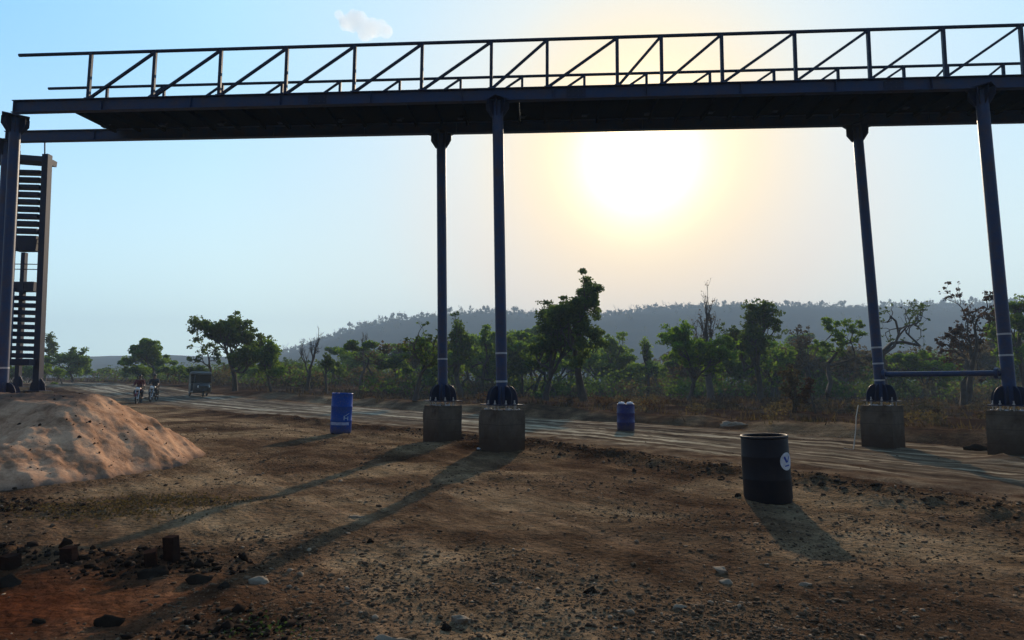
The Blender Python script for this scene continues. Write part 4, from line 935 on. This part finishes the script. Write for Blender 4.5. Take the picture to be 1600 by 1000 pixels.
dC = drum('big dark open-topped drum with a round white badge in the foreground', 1201, 788, .305, .885, 'open'); dC.rotation_euler.y = R(-2.5)

# ------------------------------------------------------------------ people, motorcycles, auto rickshaw
def skin_body(name, joints, edges, radii, mat, parent, loc=(0, 0, 0)):
    me_ = bpy.data.meshes.new(name); me_.from_pydata(joints, edges, []); me_.materials.append(mat)
    o = bpy.data.objects.new(name, me_); COL.objects.link(o); o.parent = parent
    sk = o.modifiers.new('skin', 'SKIN'); lay = me_.skin_vertices[0] if me_.skin_vertices else None
    if lay is None:
        bpy.context.view_layer.objects.active = o; me_.skin_vertices.new() if hasattr(me_.skin_vertices, 'new') else None; lay = me_.skin_vertices[0]
    for v, r2 in zip(lay.data, radii): v.radius = (r2, r2)
    lay.data[0].use_root = True
    sb = o.modifiers.new('sub', 'SUBSURF'); sb.levels = sb.render_levels = 2; return o
def rider(label, shirt, loc, rz):
    """seated on a motorcycle, facing -Y locally, hands on the bar"""
    root = empty('person', loc); root.rotation_euler.z = rz; tag(root, label, 'person', 'motorcycle riders on the road')
    J = [(0, .18, .82), (0, .16, 1.02), (0, .10, 1.24), (0, .06, 1.40), (0, .03, 1.48), (0, .02, 1.55), (0, .01, 1.66),
         (.19, .08, 1.36), (.27, -.08, 1.13), (.30, -.36, 1.07), (.30, -.45, 1.06), (-.19, .08, 1.36), (-.27, -.08, 1.13), (-.30, -.36, 1.07), (-.30, -.45, 1.06),
         (.10, .14, .80), (.20, -.24, .74), (.19, -.10, .36), (.19, -.22, .32), (-.10, .14, .80), (-.20, -.24, .74), (-.19, -.10, .36), (-.19, -.22, .32)]
    E = [(0, 1), (1, 2), (2, 3), (3, 4), (4, 5), (5, 6), (3, 7), (7, 8), (8, 9), (9, 10), (3, 11), (11, 12), (12, 13), (13, 14), (0, 15), (15, 16), (16, 17), (17, 18), (0, 19), (19, 20), (20, 21), (21, 22)]
    Rr = [.15, .135, .15, .11, .055, .085, .075, .07, .05, .035, .035, .07, .05, .035, .035, .10, .07, .045, .04, .10, .07, .045, .04]
    skin_body('body', J, E, Rr, M['skin'], root)
    Js = [(0, .18, .86), (0, .16, 1.02), (0, .10, 1.24), (0, .06, 1.38), (0, .04, 1.44), (.19, .08, 1.36), (.27, -.08, 1.13), (.285, -.2, 1.1), (-.19, .08, 1.36), (-.27, -.08, 1.13), (-.285, -.2, 1.1)]
    skin_body('shirt', Js, [(0, 1), (1, 2), (2, 3), (3, 4), (3, 5), (5, 6), (6, 7), (3, 8), (8, 9), (9, 10)], [.17, .155, .17, .13, .075, .085, .065, .055, .085, .065, .055], shirt, root)
    Jt = [(0, .18, .82), (.10, .14, .80), (.20, -.24, .74), (.19, -.12, .42), (-.10, .14, .80), (-.20, -.24, .74), (-.19, -.12, .42)]
    skin_body('trousers', Jt, [(0, 1), (1, 2), (2, 3), (0, 4), (4, 5), (5, 6)], [.165, .12, .085, .06, .12, .085, .06], M['dark_cloth'], root)
    mb = MB(); mb.lathe([(0, .12)] + [(.105 * math.sin(a_), .12 * math.cos(a_)) for a_ in [.2, .5, .9, 1.3, 1.6]], (0, .03, 1.63), 16)
    o = bpy.data.objects.new('hair', mb.mesh('hair', M['hair'])); COL.objects.link(o); o.parent = root
    return root
def motorcycle(label, paint, loc, rz):
    root = empty('motorcycle', loc); root.rotation_euler.z = rz; tag(root, label, 'motorcycle', 'motorcycles on the road')
    def lk(mb, nm, mat, par=None): o = bpy.data.objects.new(nm, mb.mesh(nm, mat)); COL.objects.link(o); o.parent = par or root; return o
    rot = Matrix.Rotation(math.pi / 2, 3, 'Y')
    for y_ in (-.65, .65):
        mb = MB(); mb.lathe([(.29 + .045 * math.cos(a_), .045 * math.sin(a_)) for a_ in [2 * math.pi * k / 8 for k in range(9)]], (0, y_, .31), 28, rot); wh = lk(mb, 'wheel', M['rubber'])
        mb = MB(); mb.lathe([(.25, -.02), (.26, 0), (.25, .02)], (0, y_, .31), 28, rot); mb.lathe([(0, -.06), (.05, -.06), (.05, .06), (0, .06)], (0, y_, .31), 12, rot)
        for k in range(8): a_ = math.pi * k / 8; v = Vector((0, math.cos(a_), math.sin(a_))) * .25; mb.tube([Vector((0, y_, .31)) - v, Vector((0, y_, .31)) + v], .006, 5)
        lk(mb, 'rim', M['chrome'], wh)
        mb = MB(); pts = [Vector((0, y_ + .37 * math.cos(a_), .31 + .37 * math.sin(a_))) for a_ in [math.pi * (.12 + .76 * k / 9) for k in range(10)]]
        for a_, b_ in zip(pts[:-1], pts[1:]): mb.bar(a_, b_, .13, .012, up)
        lk(mb, 'mudguard', paint)
    mb = MB()
    for sx_ in (-.09, .09): mb.tube([(sx_, -.65, .31), (sx_, -.42, .98)], .022, 8)
    lk(mb, 'fork', M['chrome'])
    mb = MB(); mb.tube([(-.36, -.42, 1.05), (-.2, -.42, 1.02), (0, -.42, .99), (.2, -.42, 1.02), (.36, -.42, 1.05)], .016, 8); lk(mb, 'handlebar', M['black_paint'])
    mb = MB(); mb.lathe([(0, -.05), (.06, -.04), (.095, 0), (.10, .04), (0, .05)], (0, -.53, .88), 20, Matrix.Rotation(math.pi / 2, 3, 'X')); lk(mb, 'headlight', M['lens'])
    mb = MB(); mb.tube([(0, -.38, .82), (0, -.25, .86), (0, -.05, .84), (0, .06, .78)], [.06, .15, .14, .07], 16); lk(mb, 'tank', paint)
    mb = MB(); mb.tube([(0, .0, .80), (0, .15, .80), (0, .5, .82), (0, .72, .86)], [.08, .12, .12, .07], 12); lk(mb, 'seat', M['rubber'])
    mb = MB(); mb.bar((0, -.2, .42), (0, .25, .42), .24, .26); mb.tube([(0, -.4, .8), (0, -.2, .35), (0, .3, .3), (0, .65, .31)], .025, 8); mb.tube([(.13, -.1, .3), (.14, .8, .33)], .035, 10); lk(mb, 'engine', M['black_paint'])
    return root
def on_road(px, Y): x = (px - 800) / F * Y; return (x, Y, tz(x, Y) + .012)
la_ = on_road(222, 39); lb_ = on_road(245, 41)
motorcycle('red motorcycle, left one of the pair riding side by side', M['red_paint'], la_, .35); rider('rider in a dark red shirt on the red motorcycle', M['red_cloth'], la_, .35)
motorcycle('black motorcycle, right one of the pair riding side by side', M['black_paint'], lb_, .25); rider('rider in dark clothes on the black motorcycle', M['dark_cloth'], lb_, .25)

def rickshaw(loc, rz):
    root = empty('auto_rickshaw', loc); root.rotation_euler.z = rz; tag(root, 'dark auto rickshaw with a pale canopy on the far road', 'auto rickshaw')
    def lk(mb, nm, mat, par=None): o = bpy.data.objects.new(nm, mb.mesh(nm, mat)); COL.objects.link(o); o.parent = par or root; return o
    rot = Matrix.Rotation(math.pi / 2, 3, 'Y')
    def loft(secs, mb):   # secs: list of (y, [(x,z)...])
        n_ = len(secs[0][1]); vs_ = [Vector((x, y, z)) for y, pr_ in secs for x, z in pr_]
        mb.add(vs_, [(i_ * n_ + k, i_ * n_ + (k + 1) % n_, (i_ + 1) * n_ + (k + 1) % n_, (i_ + 1) * n_ + k) for i_ in range(len(secs) - 1) for k in range(n_)], True)
        mb.add(vs_[:n_], [tuple(range(n_ - 1, -1, -1))]); mb.add(vs_[-n_:], [tuple(range(n_))])
    def rr_(w_, z0, z1, r2=.1):
        o_ = []
        for cx, cz, a0 in ((w_ - r2, z0 + r2, -90), (w_ - r2, z1 - r2, 0), (-w_ + r2, z1 - r2, 90), (-w_ + r2, z0 + r2, 180)):
            for k in range(4): a_ = R(a0 + 30 * k); o_.append((cx + r2 * math.cos(a_), cz + r2 * math.sin(a_)))
        return o_
    mb = MB(); loft([(-1.35, rr_(.26, .45, .80)), (-1.15, rr_(.44, .36, .98)), (-.85, rr_(.60, .30, 1.05)), (-.70, rr_(.64, .28, 1.0))], mb); lk(mb, 'front_panel', M['black_paint'])
    mb = MB(); loft([(-.72, rr_(.64, .28, .42, .05)), (.2, rr_(.66, .28, .42, .05))], mb); loft([(.2, rr_(.66, .28, .95)), (1.1, rr_(.66, .30, 1.0)), (1.25, rr_(.6, .36, .95))], mb); lk(mb, 'body', M['black_paint'])
    mb = MB(); loft([(-.95, rr_(.52, 1.66, 1.78, .055)), (-.6, rr_(.62, 1.68, 1.86, .08)), (.3, rr_(.66, 1.66, 1.90, .1)), (1.0, rr_(.66, 1.60, 1.86, .1)), (1.28, rr_(.58, 1.50, 1.74, .1))], mb); lk(mb, 'canopy', M['canvas'])
    mb = MB(); mb.bar((-.645, .35, 1.3), (-.645, 1.2, 1.3), .02, .66); mb.bar((.645, .35, 1.3), (.645, 1.2, 1.3), .02, .66); mb.bar((-.62, 1.22, 1.3), (.62, 1.22, 1.3), .02, .64); lk(mb, 'side_curtain', M['black_paint'])
    mb = MB()
    for sx_ in (-1, 1): mb.tube([(sx_ * .6, -.78, 1.0), (sx_ * .57, -.88, 1.70)], .022, 8); mb.tube([(sx_ * .64, .25, .9), (sx_ * .64, .28, 1.68)], .02, 8)
    lk(mb, 'pillar', M['canvas'])
    mb = MB(); mb.slab([(-.56, -.80, 1.04), (.56, -.80, 1.04), (.53, -.885, 1.66), (-.53, -.885, 1.66)], (0, 1, .1), .008); ws = lk(mb, 'windscreen', M['glass'])
    mb = MB(); mb.bar((-.58, .45, .62), (.58, .45, .62), .5, .14); mb.bar((-.58, .75, .95), (.58, .75, .95), .12, .55); mb.bar((-.3, -.2, .7), (.3, -.2, .7), .3, .12); lk(mb, 'seat', M['rubber'])
    for (x_, y_) in ((0, -1.1), (-.6, .85), (.6, .85)):
        mb = MB(); mb.lathe([(.175 + .055 * math.cos(a_), .055 * math.sin(a_)) for a_ in [2 * math.pi * k / 8 for k in range(9)]], (x_, y_, .23), 24, rot); wh = lk(mb, 'wheel', M['rubber'])
        mb = MB(); mb.lathe([(0, -.05), (.13, -.05), (.14, 0), (.13, .05), (0, .05)], (x_, y_, .23), 16, rot); lk(mb, 'rim', M['chrome'], wh)
    mb = MB(); loft([(-1.42, rr_(.07, .40, .50, .03)), (-1.1, rr_(.10, .44, .56, .04)), (-.85, rr_(.10, .34, .44, .04))], mb); lk(mb, 'mudguard', M['black_paint'])
    for sx_ in (-1, 1): mb = MB(); mb.lathe([(0, -.03), (.06, -.02), (.085, .01), (.085, .04), (0, .045)], (sx_ * .36, -1.2, .76), 18, Matrix.Rotation(math.pi / 2, 3, 'X')); lk(mb, 'headlight', M['lens'])
    for sx_ in (-1, 1): mb = MB(); mb.tube([(sx_ * .6, -.82, 1.2), (sx_ * .76, -.9, 1.24)], .01, 6); mb.bar((sx_ * .76, -.9, 1.16), (sx_ * .76, -.9, 1.32), .10, .02, Vector((0, 1, 0))); lk(mb, 'mirror', M['black_paint'])
    return root
rk = rickshaw(on_road(317, 49), .62)

# ------------------------------------------------------------------ cloud
cc = at(567, 43, 3000); rc = random.Random(3); VV = []; FF = []
import bmesh
bm = bmesh.new()
for (dx_, dz_, r2) in ((-115, 55, 24), (-75, 10, 38), (-35, 22, 46), (-10, 50, 30), (10, -5, 44), (40, 8, 40), (70, -10, 34), (88, 22, 26), (112, -12, 34), (128, -22, 20), (-50, -8, 30), (0, -28, 30), (60, -28, 26), (-95, 30, 22)):
    res = bmesh.ops.create_icosphere(bm, subdivisions=3, radius=r2 * 1.05); dyy = rc.uniform(-30, 30)
    for v in res['verts']: v.co = v.co * (1 + .12 * rc.uniform(-1, 1)) + Vector((dx_, dyy, dz_))
me_ = bpy.data.meshes.new('cloud'); bm.to_mesh(me_); bm.free(); cl = bpy.data.objects.new('cloud', me_); COL.objects.link(cl); cl.location = cc
rm = cl.modifiers.new('r', 'REMESH'); rm.mode = 'VOXEL'; rm.voxel_size = 7
m = bpy.data.materials.new('cloud_vapour'); m.use_nodes = True; t = m.node_tree; t.nodes.clear(); pv = N(t, 'ShaderNodeVolumePrincipled'); pv.inputs['Color'].default_value = (.98, .98, 1, 1); pv.inputs['Density'].default_value = .012; pv.inputs['Anisotropy'].default_value = .3
mo = N(t, 'ShaderNodeOutputMaterial'); L(t, pv.outputs[0], mo.inputs['Volume']); me_.materials.append(m); tag(cl, 'small white puffy cloud above the bridge railing', 'cloud', kind='stuff')

# ------------------------------------------------------------------ haze
mb = MB(); mb.bar((0, -1250, 62), (0, 1250, 62), 2500, 146, up, 0.0001); 
hz = mb.build('haze', None); zs = [v.co.z for v in hz.data.vertices]
for v in hz.data.vertices: v.co.z = -9 if v.co.z < 62 else 118
m = bpy.data.materials.new('dusty_air'); m.use_nodes = True; t = m.node_tree; t.nodes.clear(); pv = N(t, 'ShaderNodeVolumePrincipled')
pv.inputs['Color'].default_value = (.66, .84, 1.0, 1); pv.inputs['Density'].default_value = .00075; pv.inputs['Anisotropy'].default_value = .0
mo = N(t, 'ShaderNodeOutputMaterial'); L(t, pv.outputs[0], mo.inputs['Volume']); hz.data.materials.append(m); tag(hz, kind='stuff')
